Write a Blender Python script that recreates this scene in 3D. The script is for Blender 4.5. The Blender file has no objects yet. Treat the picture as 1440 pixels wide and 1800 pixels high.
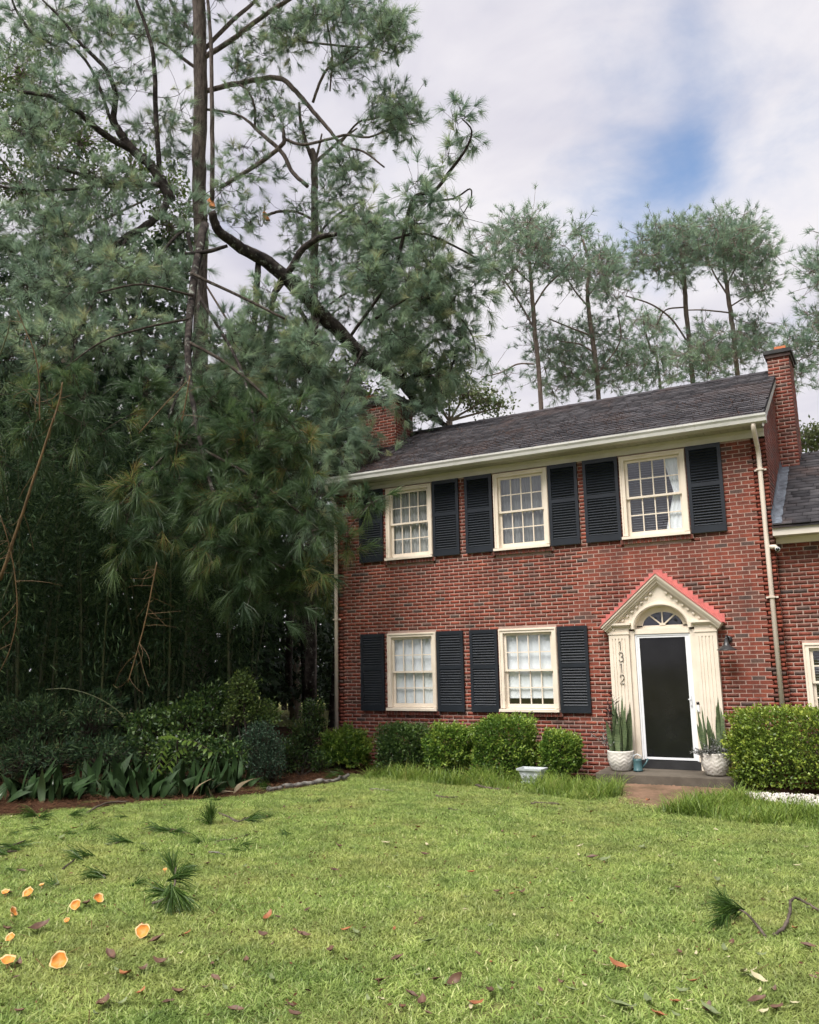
import bpy, math, random
import numpy as np
from mathutils import Vector, Matrix

random.seed(7)
RNG = np.random.default_rng(11)
scene = bpy.context.scene
COL = scene.collection

# ------------------------------------------------------------------ camera
# facade frame: x along the front wall, y into the house, z up; the front wall is the plane y = 0
F, CX, CY = 1500.0, 720.0, 900.0
CAM = np.array([0.0, -14.535, 1.93])
def _n(v):
    v = np.asarray(v, float); return v / np.linalg.norm(v)
_X = -_n([-2684, 320, F])
_Z = _n([-172, -8695, -(-172 * _X[0] - 8695 * _X[1]) / _X[2]])
_Y = np.cross(_Z, _X)
ROT = np.array([_X, _Y, _Z])
def ray(u, v):
    return ROT @ np.array([(u - CX) / F, (v - CY) / F, 1.0])
def at(u, v, d):
    """point at photograph position (u, v), d metres along the viewing axis"""
    return CAM + ray(u, v) * d
def on_z(u, v, z=0.0):
    r = ray(u, v); return CAM + r * ((z - CAM[2]) / r[2])
def project(P):
    c = (np.asarray(P) - CAM) @ ROT
    return CX + F * c[..., 0] / c[..., 2], CY + F * c[..., 1] / c[..., 2], c[..., 2]

cam_data = bpy.data.cameras.new('camera')
cam = bpy.data.objects.new('camera', cam_data); COL.objects.link(cam)
r_, u_, b_ = ROT @ np.array([1, 0, 0]), ROT @ np.array([0, -1, 0]), ROT @ np.array([0, 0, -1])
cam.matrix_world = Matrix(((r_[0], u_[0], b_[0], CAM[0]), (r_[1], u_[1], b_[1], CAM[1]), (r_[2], u_[2], b_[2], CAM[2]), (0, 0, 0, 1)))
cam_data.sensor_fit = 'HORIZONTAL'; cam_data.sensor_width = 36.0
cam_data.lens = F / 1440 * 36.0
cam_data.clip_end = 900.0
scene.camera = cam

# ------------------------------------------------------------------ light
SUN_EL, SUN_AZ = math.radians(58), math.radians(262)      # azimuth: from +x, anticlockwise (towards -y = street side)
sun_dir = Vector((math.cos(SUN_EL) * math.cos(SUN_AZ), math.cos(SUN_EL) * math.sin(SUN_AZ), math.sin(SUN_EL)))
sd = bpy.data.lights.new('sun', 'SUN'); sd.energy = 1.5; sd.angle = math.radians(32); sd.color = (1.0, 0.96, 0.9)
so = bpy.data.objects.new('sun', sd); COL.objects.link(so)
so.rotation_euler = sun_dir.to_track_quat('Z', 'Y').to_euler()

world = bpy.data.worlds.new('World'); scene.world = world; world.use_nodes = True
wt = world.node_tree; wt.nodes.clear()
def wn(t, **k):
    n = wt.nodes.new(t)
    for a, b in k.items(): setattr(n, a, b)
    return n
def wl(a, b): wt.links.new(a, b)
def wmath(op, a, b=None, c=None, clamp=False):
    n = wn('ShaderNodeMath', operation=op); n.use_clamp = clamp
    for i, x in enumerate((a, b, c)):
        if x is None: continue
        if isinstance(x, (int, float)): n.inputs[i].default_value = x
        else: wl(x, n.inputs[i])
    return n.outputs[0]
out = wn('ShaderNodeOutputWorld')
sky = wn('ShaderNodeTexSky', sky_type='NISHITA'); sky.sun_disc = False
sky.sun_elevation = SUN_EL; sky.sun_rotation = math.pi / 2 - SUN_AZ
bg_sky = wn('ShaderNodeBackground'); wl(sky.outputs[0], bg_sky.inputs[0]); bg_sky.inputs[1].default_value = 0.05
tc = wn('ShaderNodeTexCoord')
sep = wn('ShaderNodeSeparateXYZ'); wl(tc.outputs['Generated'], sep.inputs[0])
zz = wmath('ADD', wmath('MAXIMUM', sep.outputs[2], 0.0), 0.22)
comb = wn('ShaderNodeCombineXYZ')
wl(wmath('DIVIDE', sep.outputs[0], zz), comb.inputs[0]); wl(wmath('DIVIDE', sep.outputs[1], zz), comb.inputs[1])
def wnoise(scale, detail, rough, off, dist=0.0):
    mp = wn('ShaderNodeMapping'); wl(comb.outputs[0], mp.inputs[0]); mp.inputs['Location'].default_value = off
    n = wn('ShaderNodeTexNoise'); wl(mp.outputs[0], n.inputs['Vector'])
    n.inputs['Scale'].default_value = scale; n.inputs['Detail'].default_value = detail
    n.inputs['Roughness'].default_value = rough; n.inputs['Distortion'].default_value = dist
    return n.outputs[0]
cover = wnoise(1.5, 4, 0.5, (3.1, 1.7, 0.4), 0.3)
fine = wnoise(5.0, 6, 0.58, (0.3, 5.2, 2.0), 0.2)
# breaks in the cloud: directions of the blue openings
bias = None
for (u, v, w_, amp) in ((1215, 10, 32, .16), (1225, 110, 30, .10), (1238, 190, 36, .16), (1228, 275, 40, .20), (1190, 330, 50, .12), (1100, 390, 60, .17), (960, 400, 60, .10), (1080, 540, 70, .13), (1390, 560, 45, .11), (380, 190, 40, .10), (1210, 50, 60, .08), (1120, 380, 90, .07), (1170, 240, 150, .07), (1290, 480, 90, .06), (1030, 420, 120, .06)):
    d = _n(ray(u, v)); k = (F / w_) ** 2
    vm = wn('ShaderNodeVectorMath', operation='DOT_PRODUCT'); wl(tc.outputs['Generated'], vm.inputs[0]); vm.inputs[1].default_value = tuple(d)
    e = wmath('POWER', math.e, wmath('MULTIPLY', wmath('SUBTRACT', vm.outputs['Value'], 1.0), k))
    e = wmath('MULTIPLY', e, amp * 0.78)
    bias = e if bias is None else wmath('ADD', bias, e)
cv = wmath('ADD', wmath('MULTIPLY', cover, 0.7), wmath('MULTIPLY', fine, 0.55))
cv = wmath('SUBTRACT', cv, bias)
mr = wn('ShaderNodeMapRange', interpolation_type='SMOOTHSTEP'); wl(cv, mr.inputs[0])
mr.inputs[1].default_value = 0.14; mr.inputs[2].default_value = 0.60; mr.inputs[3].default_value = 0.0; mr.inputs[4].default_value = 1.0
shade = wmath('ADD', wmath('MULTIPLY', wnoise(1.5, 5, 0.55, (7.7, 2.2, 1.0), 0.5), 0.72), wmath('MULTIPLY', wnoise(3.2, 6, 0.6, (1.4, 9.2, 3.0), 0.6), 0.28))
for (u, v, w_, amp) in ((1410, 230, 170, .10), (560, 250, 260, .08), (1400, 640, 110, .06)):       # brighter banks of cloud
    vm = wn('ShaderNodeVectorMath', operation='DOT_PRODUCT'); wl(tc.outputs['Generated'], vm.inputs[0]); vm.inputs[1].default_value = tuple(_n(ray(u, v)))
    shade = wmath('ADD', shade, wmath('MULTIPLY', wmath('POWER', math.e, wmath('MULTIPLY', wmath('SUBTRACT', vm.outputs['Value'], 1.0), (F / w_) ** 2)), amp))
ramp = wn('ShaderNodeValToRGB'); wl(shade, ramp.inputs[0])
ramp.color_ramp.elements[0].position = 0.38; ramp.color_ramp.elements[0].color = (0.64, 0.63, 0.75, 1)
ramp.color_ramp.elements[1].position = 0.60; ramp.color_ramp.elements[1].color = (0.97, 0.94, 0.975, 1)
bg_cl = wn('ShaderNodeBackground'); wl(ramp.outputs[0], bg_cl.inputs[0]); bg_cl.inputs[1].default_value = 0.216
mx = wn('ShaderNodeMixShader'); wl(mr.outputs[0], mx.inputs[0]); wl(bg_sky.outputs[0], mx.inputs[1]); wl(bg_cl.outputs[0], mx.inputs[2])
wl(mx.outputs[0], out.inputs[0])

vs = scene.view_settings
vs.view_transform = 'Standard'; vs.look = 'None'; vs.gamma = 1.0; vs.use_curve_mapping = False
vs.exposure = 2.15
scene.render.engine = 'CYCLES'
cy = scene.cycles
cy.max_bounces = 5; cy.diffuse_bounces = 3; cy.glossy_bounces = 2; cy.transmission_bounces = 4; cy.transparent_max_bounces = 12
cy.use_denoising = True
cy.debug_use_spatial_splits = True
cy.use_adaptive_sampling = True; cy.adaptive_threshold = 0.02; cy.adaptive_min_samples = 16
cy.sample_clamp_indirect = 6.0

# ------------------------------------------------------------------ helpers
def lin(r, g, b):
    f = lambda c: (c / 255 / 12.92) if c / 255 <= 0.04045 else ((c / 255 + 0.055) / 1.055) ** 2.4
    return (f(r), f(g), f(b))

MATS = {}
def new_mat(name):
    m = bpy.data.materials.new(name); m.use_nodes = True
    nt = m.node_tree; nt.nodes.clear()
    MATS[name] = m
    m.use_transparent_shadow = True
    return m, nt
def N(nt, t, **k):
    n = nt.nodes.new(t)
    for a, b in k.items(): setattr(n, a, b)
    return n
def ramp_node(nt, fac, stops):
    r = N(nt, 'ShaderNodeValToRGB'); nt.links.new(fac, r.inputs[0])
    els = r.color_ramp.elements
    while len(els) < len(stops): els.new(0.5)
    for e, (p, c) in zip(els, stops): e.position = p; e.color = (*c[:3], 1)
    return r.outputs[0]
def noise_node(nt, scale, detail=4, rough=0.55, coord='Object', stretch=None, dist=0.0):
    t = N(nt, 'ShaderNodeTexCoord'); src = t.outputs[coord]
    if coord == 'World':
        pass
    if stretch:
        mp = N(nt, 'ShaderNodeMapping'); nt.links.new(src, mp.inputs[0]); mp.inputs['Scale'].default_value = stretch; src = mp.outputs[0]
    n = N(nt, 'ShaderNodeTexNoise'); nt.links.new(src, n.inputs['Vector'])
    n.inputs['Scale'].default_value = scale; n.inputs['Detail'].default_value = detail; n.inputs['Roughness'].default_value = rough
    n.inputs['Distortion'].default_value = dist
    return n.outputs[0]
def pos_noise(nt, scale, detail=4, rough=0.55, stretch=None):
    g = N(nt, 'ShaderNodeNewGeometry'); src = g.outputs['Position']
    if stretch:
        mp = N(nt, 'ShaderNodeMapping'); nt.links.new(src, mp.inputs[0]); mp.inputs['Scale'].default_value = stretch; src = mp.outputs[0]
    n = N(nt, 'ShaderNodeTexNoise'); nt.links.new(src, n.inputs['Vector'])
    n.inputs['Scale'].default_value = scale; n.inputs['Detail'].default_value = detail; n.inputs['Roughness'].default_value = rough
    return n.outputs[0]
def mixc(nt, fac, a, b, mode='MIX'):
    n = N(nt, 'ShaderNodeMix', data_type='RGBA', blend_type=mode)
    if isinstance(fac, (int, float)): n.inputs[0].default_value = fac
    else: nt.links.new(fac, n.inputs[0])
    for i, c in ((6, a), (7, b)):
        if isinstance(c, tuple): n.inputs[i].default_value = (*c[:3], 1)
        else: nt.links.new(c, n.inputs[i])
    return n.outputs[2]
def finish(nt, color, rough=0.7, spec=0.3, bump=None, bump_str=0.3, bump_dist=0.01, metallic=0.0, coat=0.0):
    p = N(nt, 'ShaderNodeBsdfPrincipled'); o = N(nt, 'ShaderNodeOutputMaterial')
    if isinstance(color, tuple): p.inputs['Base Color'].default_value = (*color[:3], 1)
    else: nt.links.new(color, p.inputs['Base Color'])
    if isinstance(rough, (int, float)): p.inputs['Roughness'].default_value = rough
    else: nt.links.new(rough, p.inputs['Roughness'])
    p.inputs['Specular IOR Level'].default_value = spec; p.inputs['Metallic'].default_value = metallic
    if bump is not None:
        b = N(nt, 'ShaderNodeBump'); b.inputs['Strength'].default_value = bump_str; b.inputs['Distance'].default_value = bump_dist
        nt.links.new(bump, b.inputs['Height']); nt.links.new(b.outputs[0], p.inputs['Normal'])
    nt.links.new(p.outputs[0], o.inputs[0])
    return p
def simple_mat(name, c1, c2=None, scale=3.0, rough=0.6, spec=0.3, bump=0.0, stretch=None, detail=5, metallic=0.0, fine=None):
    """painted / earthy surface: two tones mixed by noise plus fine relief"""
    m, nt = new_mat(name)
    c2 = c2 or tuple(x * 0.8 for x in c1)
    f = pos_noise(nt, scale, detail, 0.6, stretch)
    col = ramp_node(nt, f, [(0.32, c2), (0.62, c1)])
    bmp = pos_noise(nt, fine or scale * 12, 3, 0.6, stretch) if bump else None
    finish(nt, col, rough, spec, bmp, bump, 0.004, metallic)
    return m
def foliage_mat(name, stops, trans=0.35, rough=0.5, spec=0.25, clump=0.0):
    """leaf material: colour by the per-leaf 'rnd' attribute, light passes through"""
    m, nt = new_mat(name)
    a = N(nt, 'ShaderNodeAttribute', attribute_name='rnd')
    fac = a.outputs['Fac']
    if clump:
        nz = pos_noise(nt, clump, 2, 0.5)
        ad = N(nt, 'ShaderNodeMath', operation='MULTIPLY_ADD'); nt.links.new(nz, ad.inputs[0]); ad.inputs[1].default_value = 0.9; ad.inputs[2].default_value = -0.45
        sm = N(nt, 'ShaderNodeMath', operation='ADD'); sm.use_clamp = True; nt.links.new(fac, sm.inputs[0]); nt.links.new(ad.outputs[0], sm.inputs[1]); fac = sm.outputs[0]
    col = ramp_node(nt, fac, stops)
    p = N(nt, 'ShaderNodeBsdfPrincipled'); nt.links.new(col, p.inputs['Base Color'])
    p.inputs['Roughness'].default_value = rough; p.inputs['Specular IOR Level'].default_value = spec
    t = N(nt, 'ShaderNodeBsdfTranslucent'); nt.links.new(col, t.inputs[0])
    mx = N(nt, 'ShaderNodeMixShader'); mx.inputs[0].default_value = trans
    nt.links.new(p.outputs[0], mx.inputs[1]); nt.links.new(t.outputs[0], mx.inputs[2])
    o = N(nt, 'ShaderNodeOutputMaterial'); nt.links.new(mx.outputs[0], o.inputs[0])
    return m

def tag(o, label=None, cat=None, group=None, kind=None):
    if label: o['label'] = label
    if cat: o['category'] = cat
    if group: o['group'] = group
    if kind: o['kind'] = kind
    return o
def empty(name, loc=(0, 0, 0), parent=None):
    o = bpy.data.objects.new(name, None); COL.objects.link(o); o.location = loc; o.empty_display_size = 0.2
    if parent: o.parent = parent
    return o
def link(name, me, parent=None, loc=None, rot=None, scale=None):
    o = bpy.data.objects.new(name, me); COL.objects.link(o)
    if parent: o.parent = parent
    if loc is not None: o.location = loc
    if rot is not None: o.rotation_euler = rot
    if scale is not None: o.scale = scale if hasattr(scale, '__len__') else (scale,) * 3
    return o
def set_mat(me, m):
    if m is None: return
    for x in (m if isinstance(m, (list, tuple)) else [m]): me.materials.append(MATS[x] if isinstance(x, str) else x)

class MB:
    """collects boxes, prisms, tubes and lathes; coordinates are relative to an origin"""
    def __init__(s, org=(0, 0, 0)):
        s.v, s.f, s.m, s.org = [], [], [], Vector(org)
    def add(s, vs, fs, mi=0):
        o = len(s.v); s.v += [tuple(Vector(p) - s.org) for p in vs]
        s.f += [tuple(o + i for i in f) for f in fs]; s.m += [mi] * len(fs)
        return s
    def box(s, x0, x1, y0, y1, z0, z1, mi=0):
        return s.add([(x0, y0, z0), (x1, y0, z0), (x1, y1, z0), (x0, y1, z0), (x0, y0, z1), (x1, y0, z1), (x1, y1, z1), (x0, y1, z1)],
                     [(0, 3, 2, 1), (4, 5, 6, 7), (0, 1, 5, 4), (1, 2, 6, 5), (2, 3, 7, 6), (3, 0, 4, 7)], mi)
    def prism_y(s, poly, y0, y1, mi=0):
        """polygon in x,z (anticlockwise seen from -y) extruded from y0 (front) to y1"""
        n = len(poly)
        return s.add([(x, y0, z) for x, z in poly] + [(x, y1, z) for x, z in poly],
                     [tuple(range(n)), tuple(range(2 * n - 1, n - 1, -1))] + [(i, n + i, n + (i + 1) % n, (i + 1) % n) for i in range(n)], mi)
    def prism_x(s, poly, x0, x1, mi=0):
        """profile in y,z swept along x"""
        n = len(poly)
        return s.add([(x0, y, z) for y, z in poly] + [(x1, y, z) for y, z in poly],
                     [tuple(range(n)), tuple(range(2 * n - 1, n - 1, -1))] + [(i, n + i, n + (i + 1) % n, (i + 1) % n) for i in range(n)], mi)
    def tube(s, pts, radii, sides=8, mi=0, cap=True, wob=0.0):
        pts = [Vector(p) for p in pts]; n = len(pts)
        if isinstance(radii, (int, float)): radii = [radii] * n
        t0 = (pts[1] - pts[0]).normalized(); a = t0.orthogonal().normalized(); vs = []
        for i in range(n):
            t = (pts[min(i + 1, n - 1)] - pts[max(i - 1, 0)]).normalized()
            a = (a - t * a.dot(t)); a = a.normalized() if a.length > 1e-6 else t.orthogonal().normalized(); b = t.cross(a)
            for k in range(sides):
                th = 2 * math.pi * k / sides; rr = radii[i] * (1 + (random.uniform(-wob, wob) if wob else 0))
                vs.append(pts[i] + (a * math.cos(th) + b * math.sin(th)) * rr)
        fs = [(i * sides + k, i * sides + (k + 1) % sides, (i + 1) * sides + (k + 1) % sides, (i + 1) * sides + k) for i in range(n - 1) for k in range(sides)]
        if cap: fs += [tuple(range(sides - 1, -1, -1)), tuple((n - 1) * sides + k for k in range(sides))]
        return s.add(vs, fs, mi)
    def lathe(s, prof, c=(0, 0, 0), sides=24, mi=0):
        n = len(prof)
        vs = [(c[0] + r * math.cos(2 * math.pi * k / sides), c[1] + r * math.sin(2 * math.pi * k / sides), c[2] + z) for r, z in prof for k in range(sides)]
        fs = [(i * sides + k, i * sides + (k + 1) % sides, (i + 1) * sides + (k + 1) % sides, (i + 1) * sides + k) for i in range(n - 1) for k in range(sides)]
        return s.add(vs, fs, mi)
    def mesh(s, name, mat, smooth=False):
        me = bpy.data.meshes.new(name); me.from_pydata(s.v, [], s.f); set_mat(me, mat)
        if any(s.m): me.polygons.foreach_set('material_index', s.m)
        if smooth: me.polygons.foreach_set('use_smooth', [True] * len(me.polygons))
        me.update(); return me
    def build(s, name, mat, parent=None, smooth=False):
        me = s.mesh(name, mat, smooth)
        loc = s.org
        if parent is not None:
            p, off = parent, Vector((0, 0, 0))
            while p is not None: off += p.location; p = p.parent
            loc = s.org - off
        return link(name, me, parent, loc)

class NM:
    """numpy mesh collector for foliage: triangles / quads with a per-vertex 'rnd' value"""
    def __init__(s): s.V, s.T, s.Q, s.R, s.n = [], [], [], [], 0
    def add(s, V, T=None, Q=None, R=None):
        if len(V) == 0: return
        s.V.append(V)
        if T is not None: s.T.append(T + s.n)
        if Q is not None: s.Q.append(Q + s.n)
        s.R.append(R if R is not None else np.full(len(V), 0.5)); s.n += len(V)
    def build(s, name, mat, parent=None, org=(0, 0, 0), smooth=False, kind=None):
        me = bpy.data.meshes.new(name); set_mat(me, mat)
        org = np.asarray(org, float)
        V = np.concatenate(s.V) - org if s.V else np.zeros((0, 3))
        T = np.concatenate(s.T) if s.T else np.zeros((0, 3), int)
        Q = np.concatenate(s.Q) if s.Q else np.zeros((0, 4), int)
        me.vertices.add(len(V)); me.vertices.foreach_set('co', V.astype(np.float32).ravel())
        nl = T.size + Q.size
        me.loops.add(nl); me.loops.foreach_set('vertex_index', np.concatenate([T.ravel(), Q.ravel()]).astype(np.int32))
        me.polygons.add(len(T) + len(Q))
        st = np.concatenate([np.arange(len(T)) * 3, T.size + np.arange(len(Q)) * 4]).astype(np.int32)
        me.polygons.foreach_set('loop_start', st)
        if smooth: me.polygons.foreach_set('use_smooth', np.ones(len(T) + len(Q), bool))
        a = me.attributes.new('rnd', 'FLOAT', 'POINT'); a.data.foreach_set('value', np.concatenate(s.R).astype(np.float32) if s.R else np.zeros(0, np.float32))
        me.update(calc_edges=True); me.validate()
        loc = Vector(org)
        p = parent
        while p is not None: loc = loc - p.location; p = p.parent
        o = link(name, me, parent, loc)
        if kind: o['kind'] = kind
        return o

def unit(a): return a / np.maximum(np.linalg.norm(a, axis=-1, keepdims=True), 1e-9)
def needles(nm, P, A, L=0.22, n=40, spread=0.75, w=0.004, droop=0.1, rnd=None, shoot=0.1, bent=False):
    """bursts of long needles: P shoot tips, A shoot directions"""
    P = np.asarray(P, float); A = unit(np.asarray(A, float)); K = len(P)
    if K == 0: return
    L = np.broadcast_to(np.asarray(L, float), (K,))
    rnd = RNG.random(K) if rnd is None else rnd
    g = RNG.normal(size=(K, n, 3))
    d = unit(A[:, None] + spread * unit(g) * RNG.uniform(0.5, 1.25, (K, n, 1)))
    root = P[:, None] - A[:, None] * (RNG.random((K, n, 1)) * shoot)
    ln = (L[:, None, None] * RNG.uniform(0.7, 1.1, (K, n, 1)))
    tip = root + d * ln; tip[..., 2] -= (droop * ln[..., 0]) * RNG.uniform(0.4, 1.4, (K, n))
    wv = unit(np.cross(d, RNG.normal(size=(K, n, 3)))) * w
    if bent:
        mid = root + d * ln * .6; mid[..., 2] -= .12 * droop * ln[..., 0]; end = mid + (tip - root) * .42; end[..., 2] -= .10 * ln[..., 0]
        V = np.stack([root - wv, root + wv, mid - wv * .8, mid + wv * .8, end], 2).reshape(-1, 3); b = (np.arange(K * n) * 5)[:, None]
        R = np.clip(np.repeat(rnd[:, None], n, 1) + RNG.normal(0, 0.12, (K, n)), 0, 1)
        nm.add(V, T=b + np.array([[2, 3, 4]]), Q=b + np.array([[0, 1, 3, 2]]), R=np.repeat(R.ravel(), 5)); return
    V = np.stack([root - wv, root + wv, tip], 2).reshape(-1, 3)
    T = np.arange(K * n * 3).reshape(-1, 3)
    R = np.clip(np.repeat(rnd[:, None], n, 1) + RNG.normal(0, 0.1, (K, n)), 0, 1)
    nm.add(V, T=T, R=np.repeat(R.ravel(), 3))
def leaves(nm, P, A, L, w, rnd=None, fold=0.25, nrm=None):
    """folded diamond leaves: P bases, A directions"""
    P = np.asarray(P, float); A = unit(np.asarray(A, float)); K = len(P)
    if K == 0: return
    L = np.broadcast_to(np.asarray(L, float), (K,))[:, None]; w = np.broadcast_to(np.asarray(w, float), (K,))[:, None]
    s = unit(np.cross(A, RNG.normal(size=(K, 3)) if nrm is None else nrm)); nn = np.cross(s, A)
    mid = P + A * L * 0.5
    V = np.stack([P, mid + s * w / 2 + nn * w * fold, P + A * L, mid - s * w / 2 + nn * w * fold], 1).reshape(-1, 3)
    Q = np.arange(K * 4).reshape(-1, 4)
    rnd = RNG.random(K) if rnd is None else rnd
    nm.add(V, Q=Q, R=np.repeat(rnd, 4))
def blades(nm, P, A, L, w, bend, rnd=None, segs=3):
    """grass blades: tapering bent strips"""
    P = np.asarray(P, float); K = len(P); A = unit(np.asarray(A, float))
    L = np.broadcast_to(np.asarray(L, float), (K,)); w = np.broadcast_to(np.asarray(w, float), (K,)); bend = np.broadcast_to(np.asarray(bend, float), (K,))
    th = RNG.random(K) * 2 * math.pi
    out = unit(A * np.array([1, 1, 0]) + 0.3 * np.stack([np.cos(th), np.sin(th), 0 * th], 1) + 1e-6)
    side = np.stack([-out[:, 1], out[:, 0], 0 * th], 1)
    tw = RNG.normal(0, 0.6, K)[:, None]; side = unit(side + out * tw)
    rows = []
    for i in range(segs):
        t = i / segs
        c = P + A * (L * t)[:, None] + out * (bend * L * t * t)[:, None]; c[:, 2] -= bend * L * 0.45 * t ** 3
        ww = (w * (1 - 0.75 * t ** 1.5) / 2)[:, None]
        rows += [c - side * ww, c + side * ww]
    tip = P + A * L[:, None] + out * (bend * L)[:, None]; tip[:, 2] -= bend * L * 0.45
    rows.append(tip); m = len(rows)
    V = np.stack(rows, 1).reshape(-1, 3); base = (np.arange(K) * m)[:, None]
    Q = np.concatenate([base + np.array([[2 * i, 2 * i + 1, 2 * i + 3, 2 * i + 2]]) for i in range(segs - 1)])
    T = base + np.array([[m - 3, m - 2, m - 1]])
    rnd = RNG.random(K) if rnd is None else rnd
    nm.add(V, T=T, Q=Q, R=np.repeat(rnd, m))
def np_tube(nm, P0, P1, r0, r1, sides=3, bow=None, segs=1, rnd=0.5):
    """many thin straight or bowed twigs at once"""
    P0 = np.asarray(P0, float); P1 = np.asarray(P1, float); K = len(P0)
    if K == 0: return
    r0 = np.broadcast_to(np.asarray(r0, float), (K,)); r1 = np.broadcast_to(np.asarray(r1, float), (K,))
    d = unit(P1 - P0); a = unit(np.cross(d, RNG.normal(size=(K, 3)))); b = np.cross(d, a); rows = []
    for i in range(segs + 1):
        t = i / segs; c = P0 + (P1 - P0) * t
        if bow is not None: c = c + bow * (4 * t * (1 - t))
        r = (r0 + (r1 - r0) * t)[:, None]
        for k in range(sides):
            th = 2 * math.pi * k / sides; rows.append(c + (a * math.cos(th) + b * math.sin(th)) * r)
    m = len(rows); V = np.stack(rows, 1).reshape(-1, 3); base = (np.arange(K) * m)[:, None]
    Q = np.concatenate([base + np.array([[i * sides + k, i * sides + (k + 1) % sides, (i + 1) * sides + (k + 1) % sides, (i + 1) * sides + k]]) for i in range(segs) for k in range(sides)])
    nm.add(V, Q=Q, R=np.full(len(V), rnd))
def smooth_path(pts, sub=5):
    """Catmull-Rom through the given rows"""
    P = np.asarray(pts, float); P = np.vstack([2 * P[0] - P[1], P, 2 * P[-1] - P[-2]]); out = []
    for i in range(1, len(P) - 2):
        for k in range(sub):
            t = k / sub
            out.append(0.5 * ((2 * P[i]) + (-P[i - 1] + P[i + 1]) * t + (2 * P[i - 1] - 5 * P[i] + 4 * P[i + 1] - P[i + 2]) * t * t + (-P[i - 1] + 3 * P[i] - 3 * P[i + 1] + P[i + 2]) * t ** 3))
    out.append(P[-2]); return np.array(out)
def ground_z(x, y):
    return 0.021 * np.maximum(0.0, -np.asarray(y, float) - 2.2)
def ground_at(u, v):
    p = on_z(u, v, 0.0)
    for _ in range(6): p = on_z(u, v, float(ground_z(p[0], p[1])))
    return p


# ------------------------------------------------------------------ materials
def brick_mat(name, source):
    m, nt = new_mat(name)
    if source == 'object':
        src = N(nt, 'ShaderNodeObjectInfo').outputs['Color']
        sp = N(nt, 'ShaderNodeSeparateColor'); nt.links.new(src, sp.inputs[0]); fac = sp.outputs[0]
    else:
        fac = N(nt, 'ShaderNodeAttribute', attribute_name='rnd').outputs['Fac']
    col = ramp_node(nt, fac, [(0.0, (.085, .058, .053)), (0.1, (.125, .078, .064)), (0.22, (.155, .058, .043)), (0.5, (.195, .054, .036)), (0.8, (.235, .061, .039)), (1.0, (.29, .082, .05))])
    for el in (0,): pass
    nz = pos_noise(nt, 26, 5, 0.65)
    col = mixc(nt, 1.0, col, ramp_node(nt, nz, [(0.25, (.62, .6, .6)), (0.7, (1.12, 1.1, 1.1))]), 'MULTIPLY')
    big = pos_noise(nt, 1.1, 4, 0.6)
    col = mixc(nt, 1.0, col, ramp_node(nt, big, [(0.3, (.78, .8, .82)), (0.65, (1.06, 1.04, 1.02))]), 'MULTIPLY')
    col = mixc(nt, 1.0, col, ramp_node(nt, pos_noise(nt, 1.0, 5, 0.7, (1.6, 1.6, .3)), [(0.34, (.68, .70, .72)), (0.52, (1, 1, 1)), (0.75, (1.08, 1.06, 1.04))]), 'MULTIPLY')
    col = mixc(nt, ramp_node(nt, pos_noise(nt, 3.2, 6, 0.75, (1, 1, .6)), [(0.60, (0, 0, 0)), (0.78, (.28, .28, .28))]), col, (.36, .29, .26))
    finish(nt, col, 0.8, 0.25, pos_noise(nt, 120, 4, 0.7), 0.35, 0.004)
brick_mat('brick_single', 'object'); brick_mat('brick_mass', 'attribute')
def mortar():
    m, nt = new_mat('mortar')
    col = ramp_node(nt, pos_noise(nt, 2.2, 6, 0.65), [(0.3, (.33, .225, .19)), (0.62, (.455, .325, .275))])
    col = mixc(nt, 1.0, col, ramp_node(nt, pos_noise(nt, 55, 3, 0.6), [(0.25, (.7, .7, .7)), (0.6, (1, 1, 1))]), 'MULTIPLY')
    col = mixc(nt, 1.0, col, ramp_node(nt, pos_noise(nt, 1.0, 5, 0.7, (1.6, 1.6, .3)), [(0.34, (.66, .68, .70)), (0.55, (1, 1, 1))]), 'MULTIPLY')
    finish(nt, col, 0.9, 0.1, pos_noise(nt, 90, 4, 0.7), 0.5, 0.006)
mortar()
simple_mat('cream_paint', (.73, .645, .54), (.65, .565, .46), 2.5, 0.5, 0.35, 0.12)
simple_mat('cream_trim', (.58, .535, .475), (.48, .44, .385), 1.7, 0.5, 0.35, 0.12)
simple_mat('gutter_paint', (.52, .51, .48), (.38, .38, .35), 1.6, 0.45, 0.4, 0.1, (1, 4, 4))
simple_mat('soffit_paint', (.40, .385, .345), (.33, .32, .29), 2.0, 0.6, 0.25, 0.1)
simple_mat('downspout_paint', (.66, .585, .50), (.54, .46, .39), 1.3, 0.45, 0.35, 0.1, (3, 3, .6))
simple_mat('white_frame', (.76, .77, .79), (.68, .69, .71), 2.0, 0.35, 0.45, 0.05)
simple_mat('shutter_paint', (.013, .017, .024), (.009, .012, .017), 3.0, 0.42, 0.4, 0.1)
simple_mat('black_metal', (.02, .02, .022), (.03, .03, .032), 6.0, 0.35, 0.5, 0.1)
simple_mat('coral_flashing', (.54, .17, .15), (.38, .11, .10), 9.0, 0.6, 0.3, 0.25)
simple_mat('terracotta', (.52, .17, .075), (.38, .12, .06), 8.0, 0.75, 0.2, 0.3)
simple_mat('dark_cap', (.05, .05, .052), (.028, .028, .03), 4.0, 0.8, 0.2, 0.5)
simple_mat('lead_flashing', (.13, .15, .18), (.015, .02, .028), 9.0, 0.45, 0.5, 0.6)
simple_mat('concrete', (.115, .098, .078), (.06, .05, .04), 2.6, 0.85, 0.2, 0.5)
simple_mat('interior', (.10, .095, .09), (.08, .075, .07), 1.0, 0.9, 0.1)
simple_mat('curtain_white', (.74, .78, .81), (.68, .72, .75), 2.0, 0.85, 0.1, 0.1)
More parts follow.
